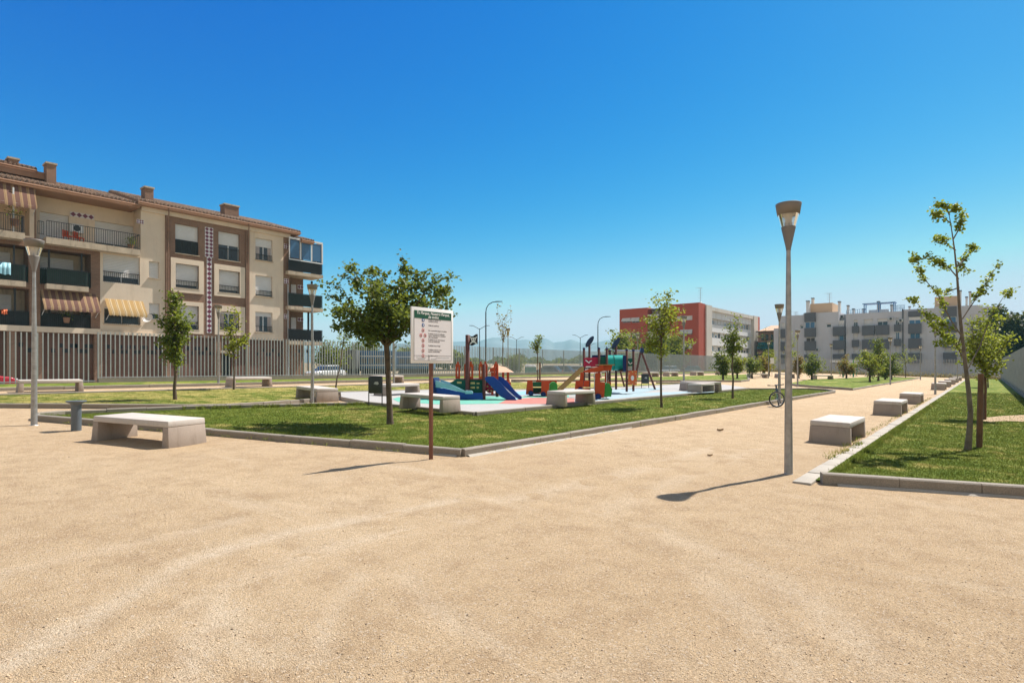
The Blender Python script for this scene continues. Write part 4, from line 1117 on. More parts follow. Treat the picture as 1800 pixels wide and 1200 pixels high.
# ------------------------------------------------------------------ bicycle leaning on the lamp
def bicycle():
    b = loc(1362, 716, 0); D = 20.3
    t = thing('bicycle', 'small teal and navy bicycle with black tyres leaning against a lamp post', 'bicycle', (b[0] + .06, b[1] + .12, b[2] + .012), 0)
    dirv = Vector((CT * .42 - ST * .80, ST * .42 + CT * .80, 0)).normalized()
    t.rotation_euler = (R(-5), 0, math.atan2(dirv.y, dirv.x))
    r = .285
    def wheel(c, yaw):
        w = MB(); n = 36; q = lambda a, rr, off: Vector((math.cos(yaw) * rr * math.cos(a) - math.sin(yaw) * off, math.sin(yaw) * rr * math.cos(a) + math.cos(yaw) * off, rr * math.sin(a))) + Vector(c)
        ty = MB(); m = 8
        for k in range(n):
            a = 2*math.pi*k/n
            for j in range(m):
                bb = 2*math.pi*j/m; ty.v.append(tuple(q(a, r - .022 + .024 * math.cos(bb), .022 * math.sin(bb))))
        for k in range(n):
            for j in range(m):
                ty.f.append((k*m+j, ((k+1)%n)*m+j, ((k+1)%n)*m+(j+1)%m, k*m+(j+1)%m)); ty.smooth.append(True)
        wo = ty.build('wheel', M['rubber'], t)
        rm = MB()
        rm.tube([q(2*math.pi*k/n, r - .05, 0) for k in range(n + 1)], .009, 5)
        for k in range(14): rm.bar(q(2*math.pi*k/14, .02, .02 * (-1) ** k), q(2*math.pi*k/14 + .25, r - .05, 0), .0022, n=4)
        rm.bar(q(0, 0, -.05), q(0, 0, .05), .018)
        rm.build('rim', M['steel'], wo)
    fw, rw = (0, 0, r), (.92, 0, r)
    wheel(fw, R(-62)); wheel(rw, 0)
    head, headb, seat, bbk = (.15, 0, .68), (.12, 0, .56), (.66, 0, .62), (.55, 0, .27)
    f = MB(); f.bar(head, seat, .017); f.bar(headb, bbk, .024)
    f.build('frame', M['bike_frame'], t)
    f = MB(); f.bar(seat, bbk, .017)
    for s in (-1, 1): f.bar((bbk[0], s*.03, bbk[2]), (rw[0], s*.05, r), .01); f.bar((seat[0], s*.02, seat[2]), (rw[0], s*.05, r), .009)
    f.build('rear_triangle', M['bike_navy'], t)
    MB().bar(head, headb, .022).build('head_tube', M['bike_navy'], t)
    f = MB()
    for s in (-1, 1): f.bar((.12, s*.045, .56), (0, s*.05, r), .013, .009)
    f.bar((.12, -.06, .56), (.12, .06, .56), .016); f.build('fork', M['dark_metal'], t)
    hb = MB().tube([(.20, -.27, .80), (.16, -.2, .79), (.15, 0, .77), (.16, .2, .79), (.20, .27, .80)], .012, 6); hb.bar((.15, 0, .66), (.15, 0, .78), .015)
    h = hb.build('handlebar', M['dark_metal'], t)
    for s in (-1, 1): MB().bar((.155, s*.19, .79), (.20, s*.27, .80), .019).build('grip', M['rubber'], h)
    MB().bar((.66, 0, .60), (.69, 0, .76), .013).build('seat_post', M['dark_metal'], t)
    MB().hexa([(.55, -.03, .755), (.83, -.075, .755), (.83, .075, .755), (.55, .03, .755)], [(.54, -.025, .785), (.84, -.07, .80), (.84, .07, .80), (.54, .025, .785)]).build('saddle', M['rubber'], t, bevel=.02)
    ck = MB().lathe([(.085, -.004), (.085, .004)], 20); ck.v = [(x + bbk[0], z - .06, y + bbk[2]) for x, y, z in ck.v]
    ck.bar((bbk[0], -.07, bbk[2]), (bbk[0]+.03, -.075, bbk[2]-.15), .012); ck.bar((bbk[0], .07, bbk[2]), (bbk[0]-.03, .075, bbk[2]+.15), .012)
    c = ck.build('crank', M['dark_metal'], t)
    MB().box(bbk[0]-.02, bbk[0]+.08, -.17, -.08, bbk[2]-.16, bbk[2]-.135).build('pedal', M['rubber'], c); MB().box(bbk[0]-.08, bbk[0]+.02, .08, .17, bbk[2]+.14, bbk[2]+.165).build('pedal', M['rubber'], c)
bicycle()

# ------------------------------------------------------------------ fences
def slats(mb, a, b, zb, zt, pitch=.19, wid=.043, dep=.042):
    a, b = Vector(a), Vector(b); d = (b - a); L = d.length; d.normalize(); nr = Vector((-d.y, d.x))
    n = int(L / pitch)
    for k in range(n):
        p = a + d * ((k + .5) * pitch)
        z0, z1 = zb(k / n), zt(k / n)
        q = [p - d*wid/2 - nr*dep/2, p + d*wid/2 - nr*dep/2, p + d*wid/2 + nr*dep/2, p - d*wid/2 + nr*dep/2]
        mb.hexa([(v.x, v.y, z0) for v in q], [(v.x, v.y, z1) for v in q])
t = thing('slat_fence', 'long grey fence of upright steel slats in front of the brick building', 'fence', (0, 0, 0))
ys_ = AX(172, 660, FX)[0]
sl = MB(); slats(sl, (FX, -6), (FX, ys_ - .1), lambda f: .86, lambda f: 3.14); sl.box(FX-.03, FX+.03, -6, ys_-.1, .90, .94)
sl.build('slat_panel', M['slat'], t)
zt_ = lambda f: 3.30 + .0 * f
sl = MB(); slats(sl, (FX, ys_ + .05), (FX, 60), lambda f: 1.04, zt_); slats(sl, (FX, 60), (FX, 110.5), lambda f: 1.0, lambda f: 3.34)
sl.box(FX-.03, FX+.03, ys_, 110.5, 1.06, 1.10)
sl.build('slat_panel', M['slat'], t)
MB().box(FX-.12, FX+.12, -6, ys_, .2, .855).build('base_wall', M['kerb'], t)
MB().box(FX-.12, FX+.12, ys_ + .003, 110.6, .2, 1.035).build('base_wall', M['kerb'], t)
for k in range(30):
    y = ys_ + .02 + k * 3.6
    MB().box(FX-.045, FX+.045, y - .03, y + .03, 1.036, 3.28).build('post', M['slat'], t)
t = thing('slat_fence', 'grey slat fence closing the far end of the park before the grey apartment block', 'fence', (0, 0, 0))
A_, B_ = (1.6, 98), (FX + .15, 111)
sl = MB(); slats(sl, A_, B_, lambda f: .2 + .8 * f, lambda f: 2.55 + .75 * f)
for k in range(10):
    f = k / 10; p0 = Vector(A_).lerp(Vector(B_), f); p1 = Vector(A_).lerp(Vector(B_), f + .1)
    z = .24 + .8 * f; sl.bar((p0.x, p0.y, z), (p1.x, p1.y, z + .08), .03, n=4)
sl.build('slat_panel', M['slat'], t)
d = (Vector(B_) - Vector(A_)).normalized(); nr = Vector((-d.y, d.x)) * .12; q = [Vector(A_) - nr, Vector(B_) - nr, Vector(B_) + nr, Vector(A_) + nr]
MB().hexa([(v.x, v.y, -.4) for v in q], [(q[0].x, q[0].y, .18), (q[1].x, q[1].y, .98), (q[2].x, q[2].y, .98), (q[3].x, q[3].y, .18)]).build('base_wall', M['kerb'], t)
P = []
for k in range(3500):
    f = random.random(); p = Vector(A_).lerp(Vector(B_), f); P.append((p.x + random.gauss(0, .2), p.y - .5 + random.gauss(0, .25), .0 + .8 * f + abs(random.gauss(0, .28))))
crown_mesh(P, .26, M['straw'], None, .1, .25, 'dry_weeds'); tag(bpy.data.objects['dry_weeds'], 'strip of straw-coloured dry weeds at the foot of the far fence', 'weeds', kind='stuff')
t = thing('slat_fence', 'grey slat fence running along the right lawn', 'fence', (0, 0, 0))
sl = MB(); slats(sl, (1.62, 8), (1.62, 97.9), lambda f: .16, lambda f: 2.66, pitch=.22, dep=.06); sl.box(1.59, 1.65, 8, 97.9, .22, .26)
sl.build('slat_panel', M['slat_shaded'], t); MB().box(1.5, 1.74, 8, 97.85, -.4, .155).build('base_wall', M['kerb'], t)

# ------------------------------------------------------------------ tall road lamps
def road_lamp(px, depth, h, arms, label, reach=1.9):
    p = DP(px, 645, depth); t = thing('road_lamp', label, 'street lamp', (p.x, p.y, STREET - .02), TH, 'tall road lamps beyond the fence')
    MB().tube([(0, 0, 0), (0, 0, h * .5), (0, 0, h - 1.2 if arms == 1 else h)], [.10, .08, .065], 10).build('pole', M['dark_metal'], t)
    for s in ((1,) if arms == 1 else (-1, 1)):
        if arms == 1: pts = [(0, 0, h-1.25), (.06, 0, h - .8), (.3, 0, h-.35), (.75, 0, h-.08), (1.2, 0, h)]
        else: pts = [(0, 0, h-.15), (s*.6, 0, h+.22), (s*1.2, 0, h+.55)]
        a = MB().tube(pts, .05, 8).build('arm', M['dark_metal'], t)
        e = pts[-1]; MB().hexa([(e[0]-.05, -.12, e[2]-.06), (e[0]+s*.75, -.1, e[2]-.02), (e[0]+s*.75, .1, e[2]-.02), (e[0]-.05, .12, e[2]-.06)],
                               [(e[0]-.05, -.08, e[2]+.06), (e[0]+s*.75, -.05, e[2]+.05), (e[0]+s*.75, .05, e[2]+.05), (e[0]-.05, .08, e[2]+.06)]).build('lantern', M['dark_metal'], a)
road_lamp(854, 67, 9.0, 1, 'tallest dark road lamp with one curved arm above the pirate flag')
road_lamp(1051, 87, 9.0, 1, 'dark road lamp with one curved arm above the playground tower')
road_lamp(843, 108, 8.6, 2, 'double-armed road lamp just left of the tallest one')
road_lamp(908, 150, 8.6, 2, 'double-armed road lamp right of the bare sapling')
road_lamp(1020, 140, 8.6, 2, 'double-armed road lamp above the red playground panel')
road_lamp(1037, 190, 8.6, 2, 'most distant, tiny double-armed road lamp by the tower')
# ------------------------------------------------------------------ playground
class Loc:
    """local frame of one play thing: px/py are photo readings on its upright middle plane"""
    def __init__(s, name, label, cat, px, py, h=PAVE, group=None):
        p = Gh(px, py, h); s.px, s.py = px, py; s.D = -p.x * ST + p.y * CT; s.k = s.D / 1000
        s.t = thing(name, label, cat, (p.x, p.y, p.z + .004), TH, group)
    def P(s, px, py): return ((px - s.px) * s.k, (s.py - py) * s.k)
    def poly(s, pts): return [s.P(*p) for p in pts]
    def panel(s, name, pts, y, m, th=.03, parent=None):
        return MB().prism(s.poly(pts), y, y + th).build(name, M[m], parent or s.t, bevel=.006)
    def post(s, px, py0, py1, y, r=.05, m='post', name='post', cap=None):
        x, z0 = s.P(px, py0); _, z1 = s.P(px, py1)
        o = MB().lathe([(r, z0), (r, z1 - .01), (r * .8, z1)], 12, (x, y, 0)).build(name, M[m], s.t)
        if cap: MB().lathe([(r * 1.15, z1 - .02), (r * 1.1, z1 + .02), (r * .5, z1 + .05)], 12, (x, y, 0)).build('post_cap', M[cap], o)
        return o
    def x(s, px): return (px - s.px) * s.k
    def z(s, py): return (s.py - py) * s.k

# --- pirate ship with slide
L = Loc('pirate_ship', 'blue and green pirate ship climbing frame with red crown panels, mast flag and blue slide', 'play ship', 822, 702)
for y in (-.25, 1.05):
    L.panel('hull_side', [(766, 694), (767, 681), (783, 682), (800, 686), (821, 691), (848, 690), (850, 702), (800, 701)], y, 'p_blue', .04)
    L.panel('upper_hull', [(767, 668), (774, 670), (800, 678), (822, 688), (822, 691), (800, 685.6), (783, 681.6), (767, 680.6)], y + .003, 'p_sky', .04)
MB().hexa([(L.x(768), -.2, .40), (L.x(822), -.2, .12), (L.x(822), 1.04, .12), (L.x(768), 1.04, .40)], [(L.x(768), -.2, .44), (L.x(822), -.2, .16), (L.x(822), 1.04, .16), (L.x(768), 1.04, .44)]).build('deck', M['p_sky'], L.t)
MB().hexa([(L.x(766)-.04, -.3, .05), (L.x(768)+.04, -.3, .05), (L.x(768)+.04, 1.12, .05), (L.x(766)-.04, 1.12, .05)], [(L.x(761)-.06, -.3, L.z(664)), (L.x(765), -.3, L.z(664)), (L.x(765), 1.12, L.z(664)), (L.x(761)-.06, 1.12, L.z(664))]).build('bow', M['p_navy'], L.t, bevel=.02)
L.panel('step', [(819, 691.5), (819, 686), (829, 686), (832, 688), (832, 691.5)], -.30, 'p_sky', .3)
gp = L.panel('side_panel', [(789, 674), (801, 666), (815, 666), (846, 667), (849, 669), (849, 699), (836, 691), (820, 690), (806, 682)], .28, 'p_green', .04)
for a in ([(802, 671), (810, 671), (810, 674.5), (802, 674.5)], [(826, 672), (834, 672), (834, 675.5), (826, 675.5)], [(837, 673), (842, 673), (842, 675.5), (837, 675.5)], [(826, 680), (834, 680), (834, 683.5), (826, 683.5)], [(837, 680), (841, 680), (841, 683.5), (837, 683.5)]):
    L.panel('opening_trim', a, .274, 'p_yellow', .006, gp)
L.panel('side_panel', [(801, 667), (869, 667), (872, 690), (806, 690)], 1.2, 'p_green', .04)
ms = L.post(821, 692, 588, .22, .075, name='mast')
# flag: a rippled cloth with a pale skull and bones
f = MB(); n = 10
for i in range(n + 1):
    for zz in (0, 1):
        u = i / n; px_ = 824 + 15 * u; f.v.append((L.x(px_), .22 + .05 * math.sin(u * 7), L.z((588.5 + 2.0 * math.sin(u * 5)) if zz else (605.5 + 1.6 * math.sin(u * 5)))))
f.f = [(2*i, 2*i+2, 2*i+3, 2*i+1) for i in range(n)]; f.smooth = [True] * n
fo = f.build('flag', M['black'], ms)
cx, cz = L.x(831.5), L.z(597.8); e = MB(); yy = .155
e.prism([(cx + .085 * math.cos(k * .628), cz + .03 + .075 * math.sin(k * .628)) for k in range(10)], yy, yy + .006); e.prism([(cx-.045, cz-.03), (cx+.045, cz-.03), (cx+.04, cz-.08), (cx-.04, cz-.08)], yy, yy + .006)
for s in (-1, 1):
    e.prism([(cx - s*.13, cz - .12), (cx - s*.105, cz - .145), (cx + s*.13, cz + .11), (cx + s*.105, cz + .135)], yy + .007, yy + .012)
fe = e.build('emblem', M['white'], ms)
e = MB()
for s in (-1, 1): e.prism([(cx + s*.035 + .022 * math.cos(k * .785), cz + .03 + .022 * math.sin(k * .785)) for k in range(8)], yy - .004, yy - .001)
e.build('emblem_eyes', M['black'], ms)
def crown_panel(px0, px1, y, ang=0, top=637, bot=667):
    w = (px1 - px0); a = []
    out = [(px0, bot), (px0, top + 6), (px0 + w*.12, top + 2), (px0 + w*.25, top), (px1 - w*.25, top), (px1 - w*.12, top + 2), (px1, top + 6), (px1, bot)]
    c = (px0 + px1) / 2
    # frame of four pieces round the slot
    o = MB(); s0, s1 = c - w*.09, c + w*.09; zt, zb = top + 8, bot - 5
    P = L.poly
    o.prism(P([out[0], out[1], out[2], (s0, top + 2), (s0, zt), (c - w*.10, zt + 5), (s0 - w*.04, zt + 10), (s0, zb), (s0, bot)]), y, y + .035)
    o.prism(P([(s1, bot), (s1, zb), (s1 + w*.04, zt + 10), (c + w*.10, zt + 5), (s1, zt), (s1, top + 2), out[5], out[6], out[7]]), y, y + .035)
    o.prism(P([(s0, zt), (s0, top + 2), out[3], out[4], (s1, top + 2), (s1, zt)]), y, y + .034); o.prism(P([(s0, bot), (s0, zb), (s1, zb), (s1, bot)]), y, y + .034)
    o.prism(P([(c - w*.2, top), (c + w*.2, top), (c + w*.2, top - 1.5), (c - w*.2, top - 1.5)]), y, y + .06)
    o.build('crown_panel', M['p_red'], L.t)
for a in ((796, 804.5, .9), (814.5, 821, .30), (822, 831, .26), (841, 848.5, .16), (848.8, 856.5, .20), (867, 875.5, .42)): crown_panel(*a)
MB().hexa([(L.x(806), .3, L.z(668)), (L.x(850), .1, L.z(668)), (L.x(874), .6, L.z(668)), (L.x(830), 1.15, L.z(668))], [(L.x(806), .3, L.z(666)), (L.x(850), .1, L.z(666)), (L.x(874), .6, L.z(666)), (L.x(830), 1.15, L.z(666))]).build('platform', M['post'], L.t)
L.post(850.5, 703, 640, .14, .055); L.post(873, 699, 645, .55, .05); L.post(846, 694, 640, 1.12, .05)
cp = MB(); cc = (860, 681); out = [(cc[0] + 8 * math.cos(k * .52) * (1 + .12 * math.sin(3 * k)), cc[1] + 11 * math.sin(k * .52)) for k in range(12)]
rp = L.panel('climbing_panel', out, .36, 'p_wine', .04)
for a, b in ((860, 675), (856, 680), (864, 681), (857, 687), (863, 688)): MB().lathe([(.03, -.02), (.03, .02), (.012, .035)], 8, (0, 0, 0)).build('hold', M['p_yellow'], rp).location = (L.x(a), .35, L.z(b))
for (o0, y0) in ((0, .02), (12.5, .46)):
    L.panel('slide_side', [(852 + o0, 667), (853 + o0, 663), (858 + o0, 661), (868 + o0, 662), (880 + o0, 672), (893 + o0, 688), (900 + o0, 694.5), (905 + o0, 698), (908 + o0*.75, 703.5), (894 + o0*.7, 704), (880 + o0, 697), (866 + o0, 682)], y0, 'p_blue', .045)
MB().hexa([(L.x(862), .065, L.z(668)), (L.x(899), .065, L.z(702.5)), (L.x(909), .46, L.z(702.5)), (L.x(873), .46, L.z(668))], [(L.x(862), .065, L.z(666)), (L.x(899), .065, L.z(700)), (L.x(909), .46, L.z(700)), (L.x(873), .46, L.z(666))]).build('slide_bed', M['steel'], L.t)
MB().hexa([(L.x(898), .07, L.z(703)), (L.x(905), .07, L.z(703.5)), (L.x(912), .455, L.z(703.5)), (L.x(908), .455, L.z(703))], [(L.x(898), .07, L.z(700)), (L.x(905), .07, L.z(702)), (L.x(912), .455, L.z(702)), (L.x(908), .455, L.z(700))]).build('slide_bed', M['p_sky'], L.t)

# --- play hut behind the ship
L = Loc('play_hut', 'little open play hut with a tan roof behind the pirate ship', 'play hut', 881, 693)
for px, y in ((866, -.4), (884, .5), (893, -.35), (872, .6)): L.post(px, 693, 652, y, .05, 'p_red')
MB().hexa([(L.x(858), -.65, L.z(654)), (L.x(903), -.65, L.z(654)), (L.x(903), .75, L.z(654)), (L.x(858), .75, L.z(654))], [(L.x(868), -.15, L.z(641)), (L.x(888), -.15, L.z(645)), (L.x(888), .25, L.z(645)), (L.x(868), .25, L.z(641))]).build('roof', M['p_roof'], L.t)
L.panel('wall', [(883, 671), (898, 671), (899, 693), (883, 693)], -.42, 'p_red'); L.panel('gable', [(862, 654), (862, 647), (870, 645), (878, 654)], -.58, 'p_red')
MB().box(L.x(864), L.x(896), .5, .56, L.z(676), L.z(668)).build('bench_board', M['post'], L.t)

# --- train carriage
def wheel_disc(L, px, py, y, r, parent=None):
    w = MB().lathe([(r, -.03), (r, .03)], 18); w.v = [(a + L.x(px), z + y, b + L.z(py)) for a, b, z in w.v]
    o = w.build('wheel', M['p_navy'], parent or L.t); h = MB().lathe([(r*.25, -.04), (r*.25, .04)], 10); h.v = [(a + L.x(px), z + y, b + L.z(py)) for a, b, z in h.v]; h.build('hub', M['p_blue'], o)
L = Loc('train_carriage', 'red play train carriage with blue wheels and a green rounded end', 'play train', 950, 697)
for y, sh, dn in ((0, 0, 0), (.62, 17, -3)):
    L.panel('side_panel', [(924 + sh, 693 + dn), (927 + sh, 668.5), (936 + sh, 668.5), (937.5 + sh, 695 + dn)], y, 'p_red', .035)
    L.panel('side_panel', [(951 + sh * .9, 696 + dn), (952 + sh * .9, 669), (966 + sh * .9, 669), (964 + sh * .9, 697 + dn)], y, 'p_red', .035)
L.panel('end_panel', [(966, 692), (967, 676), (971, 672), (976, 671.5), (980, 675), (981, 691)], .15, 'p_lime', .40)
MB().box(L.x(936), L.x(953), .05, .6, L.z(682), L.z(680.5)).build('seat', M['p_yellow'], L.t)
MB().box(L.x(936), L.x(953), .5, .55, L.z(693), L.z(672)).build('back_panel', M['p_green'], L.t)
MB().box(L.x(930), L.x(966), .06, .6, L.z(693), L.z(691)).build('floor', M['post'], L.t)
for px, py, y in ((933, 691, -.035), (955, 693, -.035), (950, 689, .69), (972, 690, .69)): wheel_disc(L, px, py, y, .10)

# --- train engine
L = Loc('train_engine', 'red play train engine with a cab roof and green nose', 'play train', 1046, 701)
L.panel('side_panel', [(1014, 688), (1016, 670), (1023, 670), (1025, 655), (1031, 655), (1030, 670), (1028, 688)], .75, 'p_red', .035)
L.panel('side_panel', [(1044, 698), (1046, 655), (1055, 655), (1054, 671), (1063, 672), (1061, 699)], -.1, 'p_red', .035)
L.panel('side_panel', [(1030, 688), (1032, 670), (1042, 670), (1041, 690)], .9, 'p_red', .035)
L.panel('side_panel', [(1066, 700), (1067, 655), (1070, 655), (1071, 671), (1078, 672), (1077, 697)], .45, 'p_red', .035)
L.panel('roof', [(1024, 653), (1030, 650), (1055, 643), (1060, 641), (1060, 650), (1048, 654), (1030, 655)], -.15, 'p_red', .05)
L.panel('roof', [(1052, 654), (1058, 642), (1076, 642), (1074, 651), (1060, 652)], -.05, 'p_red', .75)
MB().box(L.x(1052), L.x(1079), -.15, .8, L.z(642), L.z(640.5)).build('roof_edge', M['p_tan'], L.t)
L.panel('nose', [(1060, 697), (1063, 676), (1067, 673), (1071, 674), (1076, 684), (1074, 697)], -.05, 'p_lime', .5)
MB().box(L.x(1028), L.x(1056), .0, .7, L.z(683), L.z(681.5)).build('seat', M['p_yellow'], L.t)
wheel_disc(L, 1050, 697, -.15, .12); wheel_disc(L, 1024, 686, .72, .10)
for px, y in ((1044, -.12), (1066, -.02)): MB().bar((L.x(px), y, 0), (L.x(px), y, L.z(652)), .015).build('rail', M['steel'], L.t)

# --- tower with tunnel and tan slide
L = Loc('play_tower', 'playground tower with brown posts, turquoise tunnel, crimson panel and tan slide', 'play tower', 1068, 691)
for px, py0, py1, y in ((1026, 693, 613, -.1), (1041, 690, 600, .9), (1051, 694, 613, -.3), (1066, 692, 613, -.1), (1076, 688, 616, .6), (1089.5, 686, 602, .9), (1100, 688, 615, -.2), (1112.5, 687.5, 616, -.1)):
    L.post(px, py0, py1, y, .052, cap='p_navy')
def paddle(px, py, y, parent=None):
    m = MB().prism([(L.x(px) + .30 * math.cos(k*.393) * math.cos(.95) - .11 * math.sin(k*.393) * math.sin(.95), L.z(py) + .30 * math.cos(k*.393) * math.sin(.95) + .11 * math.sin(k*.393) * math.cos(.95)) for k in range(16)], y - .03, y + .03)
    m.build('paddle', M['bike_navy'], L.t, bevel=.01)
paddle(1041, 599, .82); paddle(1088.5, 602, .82)
cp = L.panel('crimson_panel', [(1025, 645), (1025, 630), (1031, 628.5), (1037, 629.5), (1044, 628), (1051, 629), (1051, 644), (1038, 645)], -.22, 'p_wine', .04)
w = MB().tube([(L.x(1028), -.235, L.z(633)), (L.x(1032), -.235, L.z(636)), (L.x(1034), -.235, L.z(638)), (L.x(1036), -.235, L.z(635)), (L.x(1039), -.235, L.z(634))], .025, 6); w.build('wave_mark', M['white'], cp)
MB().box(L.x(1029), L.x(1037), -.236, -.228, L.z(645.5), L.z(643.7)).build('name_plate', M['white'], cp)
L.panel('navy_panel', [(1043, 624), (1067, 623.5), (1067, 628), (1043, 629)], .4, 'p_navy', .05)
L.panel('green_panel', [(1052, 641), (1052, 627), (1066, 627), (1066, 641)], .0, 'p_green', .04)
MB().box(L.x(1026), L.x(1066), -.2, .9, L.z(648), L.z(646)).build('platform', M['post'], L.t); MB().box(L.x(1089), L.x(1113), -.2, .9, L.z(653), L.z(651)).build('platform', M['post'], L.t)
tn = MB(); r = (L.z(624) - L.z(651)) / 2; cz = (L.z(624) + L.z(651)) / 2
for p0, p1, rr in ((1066, 1080.5, r), (1080.5, 1098, r), (1079.5, 1081.5, r * 1.04)):
    x0, x1 = L.x(p0), L.x(p1); n = 28
    vs = [(x, .35 + rr * math.cos(2*math.pi*k/n), cz + rr * math.sin(2*math.pi*k/n)) for x in (x0, x1) for k in range(n)]
    tn.add(vs, [(k, (k+1) % n, n + (k+1) % n, n + k) for k in range(n)], True)
to = tn.build('tunnel', M['p_aqua'], L.t)
x = L.x(1080.5); n = 28; g = MB()
for k in range(n):
    a0, a1 = 2*math.pi*k/n, 2*math.pi*(k+1)/n
    g.bar((x, .35 + r*1.045*math.cos(a0), cz + r*1.045*math.sin(a0)), (x, .35 + r*1.045*math.cos(a1), cz + r*1.045*math.sin(a1)), .012, n=4)
g.build('joint_ring', M['p_green'], to)
L.panel('end_plate', [(1093, 653), (1093, 625), (1101, 625), (1101, 653)], -.24, 'p_navy', .05); L.panel('end_plate', [(1094, 653), (1094, 625), (1100, 625), (1100, 653)], .95, 'p_navy', .05)
gp = L.panel('green_panel', [(1102, 643.5), (1102, 630), (1112, 630), (1112, 643.5)], -.12, 'p_green', .04)
MB().tube([(L.x(1103.5), -.135, L.z(635)), (L.x(1105), -.135, L.z(639)), (L.x(1107), -.135, L.z(640)), (L.x(1110), -.135, L.z(637))], .022, 6).build('wave_mark', M['white'], gp)
op = L.panel('orange_panel', [(1101.5, 676), (1102, 652), (1117, 651), (1116.5, 676.5)], -.32, 'p_orange', .04)
for k in range(8):
    a = k * .785; MB().prism([(L.x(1109) + .20 * math.cos(a) + .028 * math.cos(j * 1.05), L.z(664) + .27 * math.sin(a) + .028 * math.sin(j * 1.05)) for j in range(6)], -.326, -.321).build('dot', M['p_yellow'], op)
MB().prism([(L.x(1109) + .07 * math.cos(j * .63), L.z(664) + .11 * math.sin(j * .63)) for j in range(10)], -.326, -.321).build('dot', M['white'], op)
# slide falling to the left
sx0, sz0, sx1, sz1 = L.x(983), L.z(687) , L.x(1025), L.z(648)
MB().hexa([(sx0, -.35, .02), (sx1, -.2, sz1 - .06), (sx1, .4, sz1 - .06), (sx0, .35, .02)], [(sx0, -.35, .06), (sx1, -.2, sz1 - .02), (sx1, .4, sz1 - .02), (sx0, .35, .06)]).build('slide_bed', M['p_tan'], L.t)
for y0, y1, mm in ((-.38, -.24, 'p_tan'), (.36, .40, 'p_tan')):
    MB().hexa([(sx0 - .05, y0, .0), (sx1, y1, sz1 - .10), (sx1, y1 + .04, sz1 - .10), (sx0 - .05, y0 + .04, .0)], [(sx0 - .05, y0, .20), (sx1, y1, sz1 + .12), (sx1, y1 + .04, sz1 + .12), (sx0 - .05, y0 + .04, .20)]).build('slide_side', M[mm], L.t)

# --- swing frame
L = Loc('swing_frame', 'brown A-frame swing with a pale crossbeam and blue end cap', 'swing', 1128, 684.5, .10)
by = 2.2
sw = MB(); sw.bar((L.x(1113), .1, 0), (L.x(1126), 0, L.z(619)), .055, n=10)
sw.build('leg', M['post'], L.t); MB().bar((L.x(1150), -.2, 0), (L.x(1128), 0, L.z(619)), .055, n=10).build('leg', M['post'], L.t)
sw = MB(); far = (L.x(1090), 1.4, L.z(616)); sw.bar((L.x(1128), 0, L.z(618)), far, .075, n=12); sw.build('crossbeam', M['galv'], L.t)
MB().hexa([(L.x(1124.5), -.12, L.z(620)), (L.x(1131), -.12, L.z(620)), (L.x(1131), .12, L.z(620)), (L.x(1124.5), .12, L.z(620))], [(L.x(1126), -.1, L.z(611.5)), (L.x(1131.5), -.1, L.z(613)), (L.x(1131.5), .1, L.z(613)), (L.x(1126), .1, L.z(611.5))]).build('end_cap', M['bike_navy'], L.t, bevel=.02)
for s in (-1, 1): MB().bar((far[0] + s * .6, far[1] + s * .4, 0), far, .05, n=8).build('leg', M['post'], L.t)

# --- exercise machines
def gym(px, depth, label, h=2.2):
    p = DP(px, 660, depth); t = thing('exercise_machine', label, 'exercise machine', (p.x, p.y, gz(p.x)), TH, 'green exercise machines')
    MB().lathe([(.09, 0), (.085, h * .8), (.06, h)], 12).build('post', M['gym_green'], t)
    for s in (-1, 1):
        a = MB().tube([(0, 0, h * .82), (s * .45, 0, h * .7), (s * .5, 0, h * .35), (s * .35, 0, .18)], .035, 7).build('arm', M['gym_green'], t)
        MB().box(s*.35 - .15, s*.35 + .15, -.12, .12, .14, .19).build('footplate', M['dark_metal'], a)
    MB().box(-.18, .18, -.14, .14, h * .42, h * .48).build('seat', M['dark_metal'], t)
gym(1344, 64, 'green exercise machine beside the small white sign', 2.3)
gym(1482, 70, 'green exercise machine under the pinkish bush'); gym(1500, 72, 'dark green exercise machine right of the pinkish bush')

